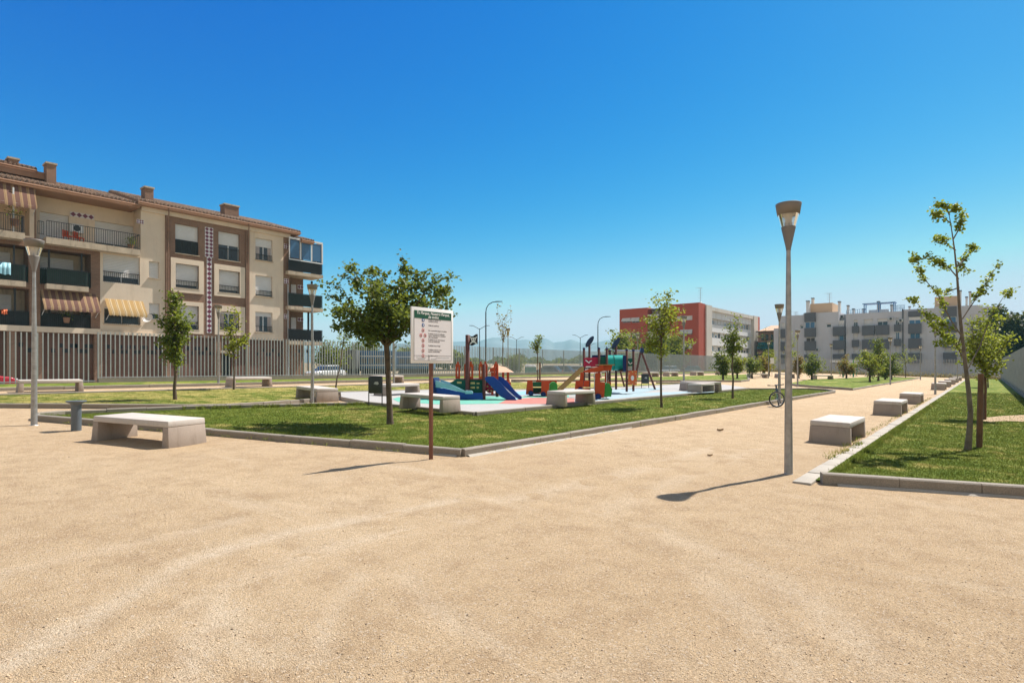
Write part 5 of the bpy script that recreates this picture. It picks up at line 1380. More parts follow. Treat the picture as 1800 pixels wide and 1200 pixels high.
# ------------------------------------------------------------------ vehicles beyond the fence
def car(name, label, paint, p, rz, group='cars parked beyond the fence', detail=True, L_=4.1):
    t = thing(name, label, 'car', p, rz, group); h = L_ / 2; W = .86
    prof = [(-h, .42), (-h + .03, .62), (-h + .22, .80), (-.95, .93), (1.55, .98), (h - .08, .92), (h, .62), (h - .05, .30), (-h + .1, .28)]
    b = MB(); nP = len(prof)
    for s, k in ((-1, 0), (1, 0)): pass
    vs = [(x, -W, z) for x, z in prof] + [(x, W, z) for x, z in prof]
    b.add(vs, [tuple(range(nP)), tuple(range(2*nP-1, nP-1, -1))] + [(k, (k+1) % nP, nP+(k+1) % nP, nP+k) for k in range(nP)])
    bo = b.build('body', M[paint], t, bevel=.09, seg=3)
    MB().hexa([(-1.0, -.80, .92), (1.75, -.80, .96), (1.75, .80, .96), (-1.0, .80, .92)], [(-.25, -.62, 1.42), (1.25, -.62, 1.44), (1.25, .62, 1.44), (-.25, .62, 1.42)]).build('window', M['glass'], t, bevel=.05)
    MB().hexa([(-.33, -.66, 1.40), (1.33, -.66, 1.42), (1.33, .66, 1.42), (-.33, .66, 1.40)], [(-.15, -.58, 1.475), (1.15, -.58, 1.485), (1.15, .58, 1.485), (-.15, .58, 1.475)]).build('roof', M[paint], t, bevel=.03)
    for sx in (-1.28, 1.25):
        for s in (-1, 1):
            w = MB().lathe([(.20, -.10), (.31, -.09), (.325, 0), (.31, .09), (.20, .10)], 20); w.v = [(a + sx, z + s * .80, c + .325) for a, c, z in w.v]
            wo = w.build('wheel', M['rubber'], t); r_ = MB().lathe([(.19, -.105), (.19, .105)], 14); r_.v = [(a + sx, z + s * .80, c + .325) for a, c, z in r_.v]; r_.build('rim', M['galv'], wo)
    for s in (-1, 1):
        MB().box(-h + .03, -h + .2, s*.62 - .16, s*.62 + .16, .62, .74).build('headlight', M['white_frame'], t, bevel=.03)
        MB().box(h - .12, h + .01, s*.66 - .12, s*.66 + .12, .68, .84).build('tail_light', M['sign_red'], t, bevel=.02)
    return t
q = AX(30, 660, -36.2)
car('parked_car', 'shiny red car behind the fence at the far left edge', 'car_red', (-36.3, q[0] - 2.1, STREET), R(-90))
for px, dep, pt, lb, rz in ((572, 58, 'car_white', 'white car parked near the corner of the brick building', 100), (962, 78, 'car_grey', 'dark grey car behind the fence, right of the green container', 10), (985, 80, 'car_blue', 'dark blue car behind the fence before the tower slide', 10),
                            (1010, 82, 'car_white', 'white car behind the fence left of the playground tower', 12), (1176, 84, 'car_white', 'white car glimpsed through the dense fence behind the far benches', 80), (1216, 88, 'car_grey', 'grey car glimpsed through the dense fence by the playground lamp', 80)):
    p = DP(px, 645, dep); car('parked_car', lb, pt, (p.x, p.y, STREET), R(rz) if px < 1100 else R(90))
def lorry(px0, px1, dep, zt, label, m, blue):
    a, b = DP(px0, 645, dep), DP(px1, 645, dep); Lh = (b - a).length
    t = thing('parked_lorry', label, 'lorry', (a.x, a.y, STREET), TH, 'lorries parked beyond the fence')
    bx = MB().box(0, Lh, -.1, 2.3, 1.05, zt).build('body', M[m], t, bevel=.04)
    if blue:
        for z in (zt - .75, 1.45): MB().box(.05, Lh - .05, -.125, -.102, z, z + .12).build('white_band', M['white_frame'], bx)
        for k in range(5): MB().box(.5 + k * Lh / 5, .5 + (k + .78) * Lh / 5, -.115, -.1025, 1.75, zt - .95).build('dark_panel', M['lorry_grey'], bx)
    MB().box(.1, Lh - .1, .2, 2.0, .75, 1.045).build('chassis', M['dark_metal'], t)
    for x in (.9, 1.9, Lh - 2.8, Lh - 1.5):
        for y in (0.1, 2.1):
            w = MB().lathe([(.3, -.16), (.48, -.15), (.48, .15), (.3, .16)], 16); w.v = [(c + x, z + y, d + .48) for c, d, z in w.v]; w.build('wheel', M['rubber'], t)
lorry(628, 690, 72, 3.35, 'long blue lorry with white bands behind the broad tree', 'lorry_blue', True)
lorry(694, 762, 76, 3.35, 'second blue lorry with white bands behind the notice board', 'lorry_blue', True)
lorry(590, 626, 70, 3.4, 'grey tarpaulin lorry left of the blue ones', 'lorry_grey', False)
p = DP(932, 645, 76); t = thing('recycling_container', 'pale green recycling container behind the fence', 'container', (p.x, p.y, STREET), TH)
MB().hexa([(-.7, -.6, .12), (.7, -.6, .12), (.7, .6, .12), (-.7, .6, .12)], [(-.75, -.7, 1.3), (.75, -.7, 1.3), (.75, .7, 1.3), (-.75, .7, 1.3)]).build('body', M['recycling'], t, bevel=.08)
MB().hexa([(-.76, -.7, 1.31), (.76, -.7, 1.31), (.76, .7, 1.31), (-.76, .7, 1.31)], [(-.6, -.5, 1.6), (.6, -.5, 1.6), (.6, .5, 1.6), (-.6, .5, 1.6)]).build('lid', M['white_frame'], t, bevel=.05)
for s in (-1, 1): MB().bar((s * .5, -.6, .1), (s * .5, .6, .1), .1).build('wheel', M['rubber'], t)
# dry leaves on the sand
for px, py, s, lb in ((1266, 758, .11, 'curled dry brown leaf lying on the sandy path'), (1248, 802, .06, 'small dark dry leaf on the sand near the lamp shadow')):
    p = G(px, py); b = MB(); n = 6
    for i in range(n + 1):
        u = i / n - .5; w = .5 * s * (1 - (2 * u) ** 2)
        for k in (-1, 0, 1): b.v.append((u * 1.5 * s, k * w, .012 + .5 * s * (abs(k) * .7 + 1.2 * u * u)))
    for i in range(n):
        for k in range(2): b.f.append((3*i+k, 3*i+3+k, 3*i+4+k, 3*i+1+k)); b.smooth.append(True)
    o = b.build('dry_leaf', M['dry_leaf']); o.location = p; o.rotation_euler = (0, 0, random.uniform(0, 3)); tag(o, lb, 'leaf')
# ------------------------------------------------------------------ buildings
class Facade:
    """a: along the front, d: outwards from the front, z: up"""
    def __init__(s, axis, pos): s.ax, s.pos = axis, pos
    def pt(s, a, d, z): return (s.pos + d, a, z) if s.ax == 'x' else (a, s.pos - d, z)
    def A(s, px, d=0): return AX(px, 645, s.pos + d)[0] if s.ax == 'x' else AY(px, 645, s.pos - d)[0]
    def Z(s, px, py, d=0): return AX(px, py, s.pos + d)[1] if s.ax == 'x' else AY(px, py, s.pos - d)[1]
    def box(s, mb, a0, a1, d0, d1, z0, z1):
        q = lambda z: [s.pt(a0, d0, z), s.pt(a1, d0, z), s.pt(a1, d1, z), s.pt(a0, d1, z)]
        return mb.hexa(q(z0), q(z1))
    def wall(s, mb, a0, a1, z0, z1, holes=(), d=0, reveal=.25):
        As = sorted({a0, a1, *[h[i] for h in holes for i in (0, 1) if a0 < h[i] < a1]})
        Zs = sorted({z0, z1, *[h[i] for h in holes for i in (2, 3) if z0 < h[i] < z1]})
        for i in range(len(As) - 1):
            for j in range(len(Zs) - 1):
                ca, cz = (As[i] + As[i+1]) / 2, (Zs[j] + Zs[j+1]) / 2
                if any(h[0] < ca < h[1] and h[2] < cz < h[3] for h in holes): continue
                mb.quad(s.pt(As[i], d, Zs[j]), s.pt(As[i+1], d, Zs[j]), s.pt(As[i+1], d, Zs[j+1]), s.pt(As[i], d, Zs[j+1]))
        for h in holes:
            b0, b1, y0, y1 = h[:4]; rv = h[4] if len(h) > 4 else reveal
            for (p, q) in (((b0, y0), (b1, y0)), ((b1, y0), (b1, y1)), ((b1, y1), (b0, y1)), ((b0, y1), (b0, y0))):
                mb.quad(s.pt(p[0], d, p[1]), s.pt(q[0], d, q[1]), s.pt(q[0], d - rv, q[1]), s.pt(p[0], d - rv, p[1]))
        return mb
    def railing(s, parent, a0, a1, z0, z1, d, pitch=.12, name='railing', mat='iron'):
        mb = MB()
        s.box(mb, a0, a1, d - .02, d + .02, z1 - .04, z1); s.box(mb, a0, a1, d - .015, d + .015, z0 + .04, z0 + .07)
        n = max(2, int((a1 - a0) / pitch))
        for k in range(n + 1):
            a = a0 + (a1 - a0) * k / n; s.box(mb, a - .012, a + .012, d - .011, d + .011, z0, z1 - .041)
        return mb.build(name, M[mat], parent)
    def window(s, parent, a0, a1, z0, z1, d, shut=0, frame='white_frame', glass='glass', curtain=False, rail=0, net=None, sill=True, mull=2):
        f = MB(); w = .06
        s.box(f, a0, a0 + w, d - .06, d, z0, z1); s.box(f, a1 - w, a1, d - .06, d, z0, z1); s.box(f, a0 + w, a1 - w, d - .06, d, z1 - w, z1); s.box(f, a0 + w, a1 - w, d - .06, d, z0, z0 + w)
        for k in range(1, mull):
            a = a0 + (a1 - a0) * k / mull; s.box(f, a - .035, a + .035, d - .055, d - .002, z0 + w, z1 - w)
        fo = f.build('window', M[frame], parent)
        b = MB(); s.box(b, a0 + w, a1 - w, d - .05, d - .035, z0 + w, z1 - w); b.build('pane', M[glass], fo)
        if curtain:
            b = MB(); s.box(b, a0 + w, a0 + (a1 - a0) * .3, d - .034, d - .03, z0 + w, z1 - w); s.box(b, a1 - (a1 - a0) * .24, a1 - w, d - .034, d - .03, z0 + w, z1 - w); b.build('curtain', M['curtain'], fo)
        if shut > 0:
            b = MB(); zz = z1 - (z1 - z0) * shut; n = max(2, int((z1 - zz) / .11))
            for k in range(n):
                q0 = zz + (z1 - zz) * k / n; q1 = zz + (z1 - zz) * (k + 1) / n
                mbq = [s.pt(a0 + .02, d + .005, q0), s.pt(a1 - .02, d + .005, q0), s.pt(a1 - .02, d + .022, (q0 + q1) / 2), s.pt(a0 + .02, d + .022, (q0 + q1) / 2)]
                b.add(mbq, [(0, 1, 2, 3)]); b.add([mbq[3], mbq[2], s.pt(a1 - .02, d + .005, q1), s.pt(a0 + .02, d + .005, q1)], [(0, 1, 2, 3)])
            b.build('shutter', M['shutter'], fo)
        if rail:
            s.railing(fo, a0 + .01, a1 - .01, z0 + .02, z0 + rail, d + .09)
            if net: b = MB(); s.box(b, a0 + .03, a1 - .03, d + .06, d + .07, z0 + .04, z0 + rail - .05); b.build('net', M[net], fo)
        if sill: b = MB(); s.box(b, a0 - .06, a1 + .06, d - .05, d + .30, z0 - .06, z0 - .002); b.build('sill', M['slab'], fo)
        return fo

# ================= cream and brick apartment building on the left
F = Facade('x', -48.7)
A, Z = F.A, F.Z
bld = thing('apartment_building', 'four-storey brick and cream apartment building with tiled roof, balconies and striped awnings', 'building', (0, 0, 0))
def R4(p0, p1, y0, y1, d=0, pc=None):
    c = (p0 + p1) / 2 if pc is None else pc
    return A(p0, d), A(p1, d), Z(c, y1, d), Z(c, y0, d)
ZB = .25; Zs = 10.15; ZE = 13.62; ZE2 = 13.85
aL = A(-160)
# openings
log2 = R4(70, 160, 432, 504); log1 = R4(71, 160, 513, 579); log2b = R4(-120, 46, 428, 494); log1b = R4(-120, 52, 513, 573)
log2 = (*log2[:2], log2[2] + .05, 9.55, 1.5); log1 = (*log1[:2], log1[2], log1[3], 1.5)
log2b = (aL + 1.5, A(50), log2[2], 9.55, 1.5); log1b = (aL + 1.5, A(52), log1[2], log1[3], 1.5)
mb = MB(); F.wall(mb, aL, A(176), 3.9, Zs, [log2, log1, log2b, log1b])
mb.build('brick_wall', M['brick'], bld)
wins = {}
def W(n, p0, p1, y0, y1): wins[n] = R4(p0, p1, y0, y1); return wins[n]
W('c2', 181, 246, 449, 498); W('c1', 183, 247, 541, 570); W('s2', 262, 280, 460, 489); W('s1', 262, 281, 533, 561)
mb = MB(); aC = A(247.5)
F.wall(mb, A(176), aC, 3.95, Zs, [wins['c2'], (*wins['c1'][:3], wins['c1'][3])])
F.wall(mb, aC, A(290), 3.95, ZE2, [wins['s2'], wins['s1']])
mb.quad(F.pt(aC, 0, Zs), F.pt(aC, -1.7, Zs), F.pt(aC, -1.7, ZE2), F.pt(aC, 0, ZE2))
mb.build('cream_wall', M['cream'], bld)
for n, r in {1: (308, 349, 396, 447), 2: (384, 421, 409, 458), 3: (449, 479, 420, 458), 4: (308, 349, 465, 507), 5: (384, 421, 476, 515), 6: (449, 479, 485, 521), 7: (308, 349, 537, 579), 8: (385, 420, 548, 580), 9: (449, 479, 548.5, 583.5)}.items(): W(n, *r)
mb = MB(); F.wall(mb, A(290), A(438), 3.95, ZE2, [wins[k] for k in (1, 2, 4, 5, 7, 8)]); 
F.wall(mb, A(498), A(509), ZB, ZE2); mb.quad(F.pt(A(509), 0, ZB), F.pt(A(509), -1.5, ZB), F.pt(A(509), -1.5, ZE2), F.pt(A(509), 0, ZE2))
mb.build('brick_wall', M['brick'], bld)
mb = MB(); F.wall(mb, A(438), A(498), 3.95, ZE2, [wins[k] for k in (3, 6, 9)]); mb.build('cream_wall', M['cream'], bld)
# brick piers stand a little proud
for p in ((290.5, 297), (431, 437.5)):
    mb = MB(); F.box(mb, A(p[0]), A(p[1]), 0.004, .12, ZB, ZE2); mb.build('brick_pier', M['brick'], bld)
# cream surrounds of the brick bay windows
for k, (p0, p1, y0, y1) in {4: (299.5, 357.5, 456, 515), 5: (376, 430, 467, 522), 7: (299.5, 357, 530, 586), 8: (377, 430, 538, 589)}.items():
    o = R4(p0, p1, y0, y1); w = wins[k]; mb = MB()
    F.box(mb, o[0], w[0], .004, .10, o[2], o[3]); F.box(mb, w[1], o[1], .004, .10, o[2], o[3]); F.box(mb, w[0], w[1], .004, .10, w[3], o[3]); F.box(mb, w[0], w[1], .004, .10, o[2], w[2])
    mb.build('window_surround', M['cream'], bld)
opt = {1: dict(shut=.52, rail=1.1, net='dark_net', mull=1), 2: dict(shut=.46, rail=1.02), 3: dict(shut=.38, rail=.52, curtain=True), 4: dict(shut=.86, rail=.62, mull=1), 5: dict(shut=.86, rail=.62, mull=1), 6: dict(shut=.92, rail=.52, mull=1),
       7: dict(shut=.8, rail=.62), 8: dict(shut=.12, rail=.55, curtain=True), 9: dict(shut=.22, rail=.52, curtain=True), 'c2': dict(shut=.78, rail=.80, sill=False), 'c1': dict(shut=.1, rail=.75), 's2': dict(shut=1.0, mull=1), 's1': dict(shut=.66, mull=1)}
for k, o in opt.items(): F.window(bld, *wins[k], -.18, **o)
# plum and white tile strip
def tiles(a0, a1, z0, z1, d, nx, parent=bld, name='tile_strip'):
    b = MB(); F.box(b, a0, a1, d - .02, d, z0, z1); o = b.build(name, M['tile_white'], parent)
    s = (a1 - a0) / nx; nz = max(1, round((z1 - z0) / s)); sz = (z1 - z0) / nz; m = MB()
    for i in range(nx):
        for j in range(nz):
            ca, cz = a0 + (i + .5) * s, z0 + (j + .5) * sz
            m.quad(F.pt(ca - s*.49, d + .004, cz), F.pt(ca, d + .004, cz - sz*.49), F.pt(ca + s*.49, d + .004, cz), F.pt(ca, d + .004, cz + sz*.49))
    m.build('diamond_pattern', M['tile_plum'], o)
r = R4(360, 374.5, 400, 452); tiles(*r, .03, 2); r2 = R4(363.3, 372, 452, 585); tiles(r2[0], r2[1], r2[2], r[2] - .002, .03, 1)
r = R4(123, 165, 375, 383.5, -1.6); tiles(r[0], r[1], r[2], r[3], -1.56, 4, name='tile_band')
r = R4(238, 252, 386, 393); tiles(A(240), A(252.5), r[2], r[3], .03, 3, name='tile_band')
for y in (433, 494, 556): r = R4(499, 507, y - 4, y + 4); tiles(*r, .03, 2, name='tile_band')
# top-floor terrace: recessed cream wall with big shuttered doors
rec = -1.6
d1 = R4(70, 121, 368, 421, rec); d2 = R4(167, 235, 380, 437, rec)
d1 = (d1[0], d1[1], Zs + .05, 12.35); d2 = (d2[0], d2[1], Zs + .05, 12.35)
mb = MB(); F.wall(mb, A(58, rec), A(252, rec), Zs - .3, ZE + .2, [d1, d2], d=rec); mb.build('cream_wall', M['cream'], bld)
for d_ in (d1, d2): F.window(bld, *d_, rec - .15, shut=.96 if d_ is d1 else .72, mull=2, sill=False)
mb = MB(); F.box(mb, A(60), A(63.5), -1.6, .0, Zs, ZE + .1); mb.build('brick_pier', M['brick'], bld)
def balcony(p0, p1, zs, d0, d1, hr, net=None, thick=.34, name='balcony', pitch=.11, ends=True, lo=0):
    a0, a1 = A(p0, d1), A(p1, d1); m = MB(); F.box(m, a0, a1, d0, d1, zs - thick, zs)
    o = m.build(name, M['slab'], bld)
    F.railing(o, a0 + .04, a1 - .04, zs + .03 + lo, zs + hr, d1 - .06, pitch)
    if net: m = MB(); F.box(m, a0 + .06, a1 - .06, d1 - .10, d1 - .09, zs + .06, zs + hr - .06); m.build('net', M[net], o)
    if ends:
        for a in (a0 + .05, a1 - .05):
            m = MB(); F.box(m, a - .02, a + .02, d0 + .02, d1 - .08, zs + hr - .04, zs + hr)
            for k in range(6):
                dd = d0 + .05 + (d1 - d0 - .15) * k / 6; F.box(m, a - .012, a + .012, dd - .012, dd + .012, zs + .03, zs + hr - .041)
        m.build('side_railing', M['iron'], o)
    return o
tb = balcony(81, 247, Zs + .08, -1.6, .75, 1.12, None, .42, pitch=.13)
F.railing(tb, A(66), A(81, .75), Zs + .3, Zs + 1.2, .1, .09, 'lattice_railing')
# plastic chairs, table and air conditioner on the terrace belong to it only loosely: small separate things
def chair_at(px, label):
    a = A(px, -.2); p = F.pt(a, -.3, Zs + .08); t = thing('terrace_chair', label, 'chair', p, random.uniform(0, 6), 'dark red chairs on the terrace')
    MB().box(-.24, .24, -.24, .24, .40, .44).build('seat', M['p_red'], t); MB().box(-.24, .24, .20, .24, .44, .85).build('backrest', M['p_red'], t)
    for x in (-.2, .2):
        for y in (-.2, .2): MB().box(x - .02, x + .02, y - .02, y + .02, 0, .40).build('leg', M['p_red'], t)
chair_at(121, 'dark red chair on the top terrace, left of the other'); chair_at(139, 'dark red chair on the top terrace, right of the other')
def ac_unit(fc, a, z, d, label, w=.8, h=.6, mt='white_frame'):
    m = MB(); fc.box(m, a - w/2, a + w/2, d + .02, d + .32, z, z + h); t = m.build('air_conditioner', M[mt], None, bevel=.02)
    tag(t, label, 'air conditioner', 'wall air conditioners')
    q = MB(); n = 18; c = [fc.pt(a + .22 * math.cos(2*math.pi*k/n), d + .325, z + h/2 + .22 * math.sin(2*math.pi*k/n)) for k in range(n)]; q.add(c, [tuple(range(n))]); q.build('fan_grille', M['dark_metal'], t)
ac_unit(F, A(133, rec), 11.2, rec, 'air conditioner above the chairs on the top terrace')
# loggias on the lower floors
for lg, zsh, nt in ((log2, 6.9, 'green_net'), (log1, 3.9, 'dark_net'), (log2b, 6.9, 'green_net'), (log1b, 3.9, 'dark_net')):
    a0, a1, z0, z1, rv = lg; m = MB(); m.quad(F.pt(a0, -1.5, z0), F.pt(a1, -1.5, z0), F.pt(a1, -1.5, z1), F.pt(a0, -1.5, z1)); m.build('loggia_wall', M['slab'], bld)
    F.window(bld, a0 + .25, a1 - .7, z0 + .06, z1 - .35, -1.44, shut=.95 if nt == 'green_net' else .5, sill=False, mull=2)
    F.railing(bld, a0 + .01, a1 - .01, z0 + .02, z0 + 1.12, -.08, .10)
    m = MB(); F.box(m, a0 + .02, a1 - .02, -.13, -.12, z0 + .06, z0 + 1.06); m.build('balcony_net', M[nt], bld)
    for f in (.18, .82): m = MB(); F.box(m, a0 + (a1 - a0) * f - .05, a0 + (a1 - a0) * f + .05, -.2, -.1, z0, z1); m.build('dark_post', M['iron'], bld)
for (p0, p1, lg) in ((82, 156, log2), (-90, 46, log2b)):
    balcony(p0, p1, lg[2] + .0, .004, .62, 1.08, 'green_net', .34)
m = MB(); F.box(m, A(176) - .001, A(290), .004, .14, 3.93, 4.15); F.box(m, aL, A(176) - .003, .004, .14, 3.93, 4.30); m.build('cream_band', M['cream'], bld)
# top-left balcony with its awning
tl = balcony(-120, 44, Zs + .08, .004, .95, 1.12, None, .42)
m = MB(); F.box(m, A(24, .9), A(27, .9), .5, .58, Zs + .1, Zs + 3.0); m.build('white_post', M['white_frame'], tl)
m = MB(); F.wall(m, aL, A(60), Zs, ZE + .1, [(A(-110), A(52), Zs + .1, 12.9, 1.4)]); m.quad(F.pt(aL, -1.4, Zs), F.pt(A(60), -1.4, Zs), F.pt(A(60), -1.4, ZE), F.pt(aL, -1.4, ZE)); m.build('cream_wall', M['cream'], bld)
def awning(p0, p1, ztop, zbot, out, mt, val=.22, d0=.02):
    a0, a1 = A(p0), A(p1); n = 24; m = MB()
    for k in range(n + 1):
        a = a0 + (a1 - a0) * k / n; sg = .03 * math.sin(k * 1.9)
        m.v += [F.pt(a, d0, ztop), F.pt(a, d0 + out * .5, (ztop + zbot) / 2 - .04 + sg * .3), F.pt(a, d0 + out, zbot + sg * .3), F.pt(a, d0 + out + .01, zbot - val + .03 * math.cos(k * math.pi))]
    for k in range(n):
        for j in range(3): m.f.append((k*4+j, k*4+4+j, k*4+5+j, k*4+1+j)); m.smooth.append(True)
    o = m.build('awning', M[mt], bld, fix=False)
    m = MB(); F.box(m, a0, a1, d0 + out - .03, d0 + out + .0, zbot - .03, zbot); m.build('front_bar', M['white_frame'], o)
    m = MB()
    for a in (a0 + .08, a1 - .08): m.bar(F.pt(a, .02, zbot - .5), F.pt(a, d0 + out - .02, zbot - .02), .018)
    m.build('arm', M['white_frame'], o)
z = Z(121, 511); awning(71, 170, Z(121, 513), Z(121, 541, 1.0), 1.0, 'awning'); awning(184, 251, Z(217, 527), Z(217, 550, .95), .95, 'awning_gold')
awning(-130, 60, Z(30, 318), Z(30, 357, .95), .93, 'awning')
# belongings on the balconies
def towel(px0, px1, zt, h, d, mt, label):
    a0, a1 = A(px0, d), A(px1, d); n = 10; m = MB()
    for k in range(n + 1):
        a = a0 + (a1 - a0) * k / n; w = .03 * math.sin(k * 1.7)
        m.v += [F.pt(a, d - .1, zt - h * .3), F.pt(a, d + .0, zt + .02), F.pt(a, d + .05 + w, zt - h * .5), F.pt(a, d + .06 + w * 1.3, zt - h + .03 * math.sin(k))]
    for k in range(n):
        for j in range(3): m.f.append((k*4+j, k*4+4+j, k*4+5+j, k*4+1+j)); m.smooth.append(True)
    tag(m.build('towel', M[mt], None, fix=False), label, 'towel')
towel(-2, 19, log2b[2] + 1.08, .75, .60, 'p_sky', 'pale green towel hanging over the left balcony railing')
towel(2, 13, log1b[2] + 1.12, .30, .02, 'p_orange', 'orange cloth over the lowest left balcony railing')
def pot_plant(px, d, z, label, s=1.0):
    t = thing('potted_plant', label, 'plant', F.pt(A(px, d), d, z), 0, 'potted plants on the balconies')
    MB().lathe([(.12 * s, 0), (.17 * s, .28 * s), (.18 * s, .30 * s)], 14).build('pot', M['terracotta'], t)
    P = rng.normal(0, 1, (110, 3)) * np.array([.16, .16, .20]) * s + np.array([0, 0, .55 * s]); crown_mesh(P, .09, M['leaf_mid'], t, .3, .8, 'foliage')
pot_plant(26, .6, Zs + .5, 'leafy potted plant under the top left awning', 1.5); pot_plant(230, .3, Zs + .08, 'potted plant at the right end of the top terrace', 1.2); pot_plant(117, .25, log1[2] + .45, 'hanging plant behind the lower striped awning', 1.2)
# satellite dish
dz = Z(261, 560, .5); da = A(261, .5); m = MB(); pr = [(.01 + .35 * k / 6, .10 * (k / 6) ** 2) for k in range(7)]
m.lathe(pr, 22, caps=False); o = m.build('satellite_dish', M['white'], bld); o.location = F.pt(da, .45, dz); o.rotation_euler = (R(38), R(52), 0)
m = MB().bar((0, 0, -.02), (.0, .0, -.3), .02); m.build('mount', M['galv'], o); MB().bar((.3, 0, .1), (0, 0, .42), .012).build('feed_arm', M['galv'], o)
# ground floor behind the fence
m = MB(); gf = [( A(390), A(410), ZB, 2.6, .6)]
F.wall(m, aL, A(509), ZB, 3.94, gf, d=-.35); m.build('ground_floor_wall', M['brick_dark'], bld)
m = MB(); F.box(m, A(389), A(412), -.9, -.85, ZB, 2.7); m.build('entrance_door', M['dark_metal'], bld); m = MB(); F.box(m, A(383), A(412), -.34, .5, 2.75, 2.95); m.build('door_canopy', M['slab'], bld)
for px in (-40, 12, 60, 166, 288, 378, 500):
    m = MB(); F.box(m, A(px), A(px) + .5, -.34, .003, ZB, 3.92); m.build('brick_pier', M['brick'], bld)
for c in (20, 92, 112, 132, 152, 200, 215, 245, 262, 272, 330, 345, 352, 455, 475, 520):
    for k in range(4):
        a = A(c) + k * .42; zz = 2.75 + (.18 if k % 2 else -.18) * (1 if c % 3 else -1); m = MB(); F.box(m, a, a + .22, -.34, -.33, zz, zz + .28); m.build('vent_opening', M['iron'], bld)
# roofs: wavy clay tiles
def tiled_roof(p0, p1, ze, over, slope, depth, ridge_extra=0, name='roof', d_off=0, fascia=True, a01=None):
    a0, a1 = a01 or (A(p0), A(p1)); n = int((a1 - a0) / .065); rows = [over]
    for k in range(1, int(depth / .42)): rows += [over - .42 * k + .001, over - .42 * k]
    rows.append(over - depth)
    m = MB()
    for i in range(n + 1):
        a = a0 + (a1 - a0) * i / n; w = .07 * math.cos(a * 2 * math.pi / .26)
        for j, dd in enumerate(rows):
            m.v.append(F.pt(a, dd + d_off, ze + .10 + (over - dd) * slope + w * 1.2 + (.035 if j % 2 == 0 else 0)))
    r = len(rows)
    m.f = [(i*r+j, (i+1)*r+j, (i+1)*r+j+1, i*r+j+1) for i in range(n) for j in range(r-1)]; m.smooth = [True] * len(m.f)
    for i in range(n):
        a, b = m.v[i*r], m.v[(i+1)*r]; q0 = F.pt(a0 + (a1-a0)*i/n, over + d_off - .01, ze + .02); q1 = F.pt(a0 + (a1-a0)*(i+1)/n, over + d_off - .01, ze + .02)
        m.add([a, b, q1, q0], [(0, 1, 2, 3)])
    o = m.build(name, M['tile'], bld, fix=False)
    m = MB(); q = lambda a: [F.pt(a, over + d_off - .03, ze - .22), F.pt(a, over + d_off - .03, ze + .06), F.pt(a, over + d_off - depth, ze + .04 + depth * slope), F.pt(a, over + d_off - depth, ze - .22)]
    v0, v1 = q(a0 + .02), q(a1 - .02); m.add(v0 + v1, [(0, 1, 2, 3), (7, 6, 5, 4), (0, 4, 5, 1), (1, 5, 6, 2), (2, 6, 7, 3), (3, 7, 4, 0)]); e = m.build('eave', M['soffit'], o)
    m = MB(); g = [F.pt(a0, over + d_off + .05, ze - .06), F.pt(a1, over + d_off + .05, ze - .06)]; m.bar(g[0], g[1], .06, n=8); m.build('gutter', M['soffit'], o)
    return o
rf = tiled_roof(-160, 243, ZE, .45, .30, 7)
rf2 = tiled_roof(238, 523, ZE2, .55, .30, 7)
m = MB(); F.box(m, A(247.6), A(509), .004, .16, ZE2 - .55, ZE2 - .23); m.build('cornice', M['cream'], bld)
tiled_roof(0, 0, Z(540, 424, .5) , .95, .28, 2.3, d_off=-.2, a01=(A(523), A(551, .6)))
m = MB()   # a plain body behind the front so that light does not pass through
F.box(m, aL, A(530, -1.5), -12, -2.2, ZB, ZE); m.build('rear_wall', M['brick'], bld)
for (p0, p1, y0, y1, dd) in ((82, 99, 289, 322, -2.2), (15, 33, 280, 306, -3.2), (255, 270, 331, 352, -1.4), (395, 420, 362, 386, -2.0)):
    a0, a1, z0, z1 = R4(p0, p1, y0, y1, dd); m = MB(); F.box(m, a0, a1, dd - .9, dd, z0 - .6, z1); c = m.build('chimney', M['brick'], bld)
    m = MB(); F.box(m, a0 - .06, a1 + .06, dd - .96, dd + .06, z1, z1 + .12); m.build('chimney_cap', M['slab'], c)
pz = Z(40, 314, -3); pt_ = Z(40, 291, -3)
m = MB(); F.box(m, aL, A(70, -3), -8, -3.4, pz - .8, pt_ - .2); F.box(m, aL, A(80, -3), -8, -2.8, pt_ - .75, pt_ - .25); m.build('penthouse_wall', M['soffit'], bld)
tiled_roof(-160, 82, pt_ - .2, .45, .28, 5, d_off=-3.2)
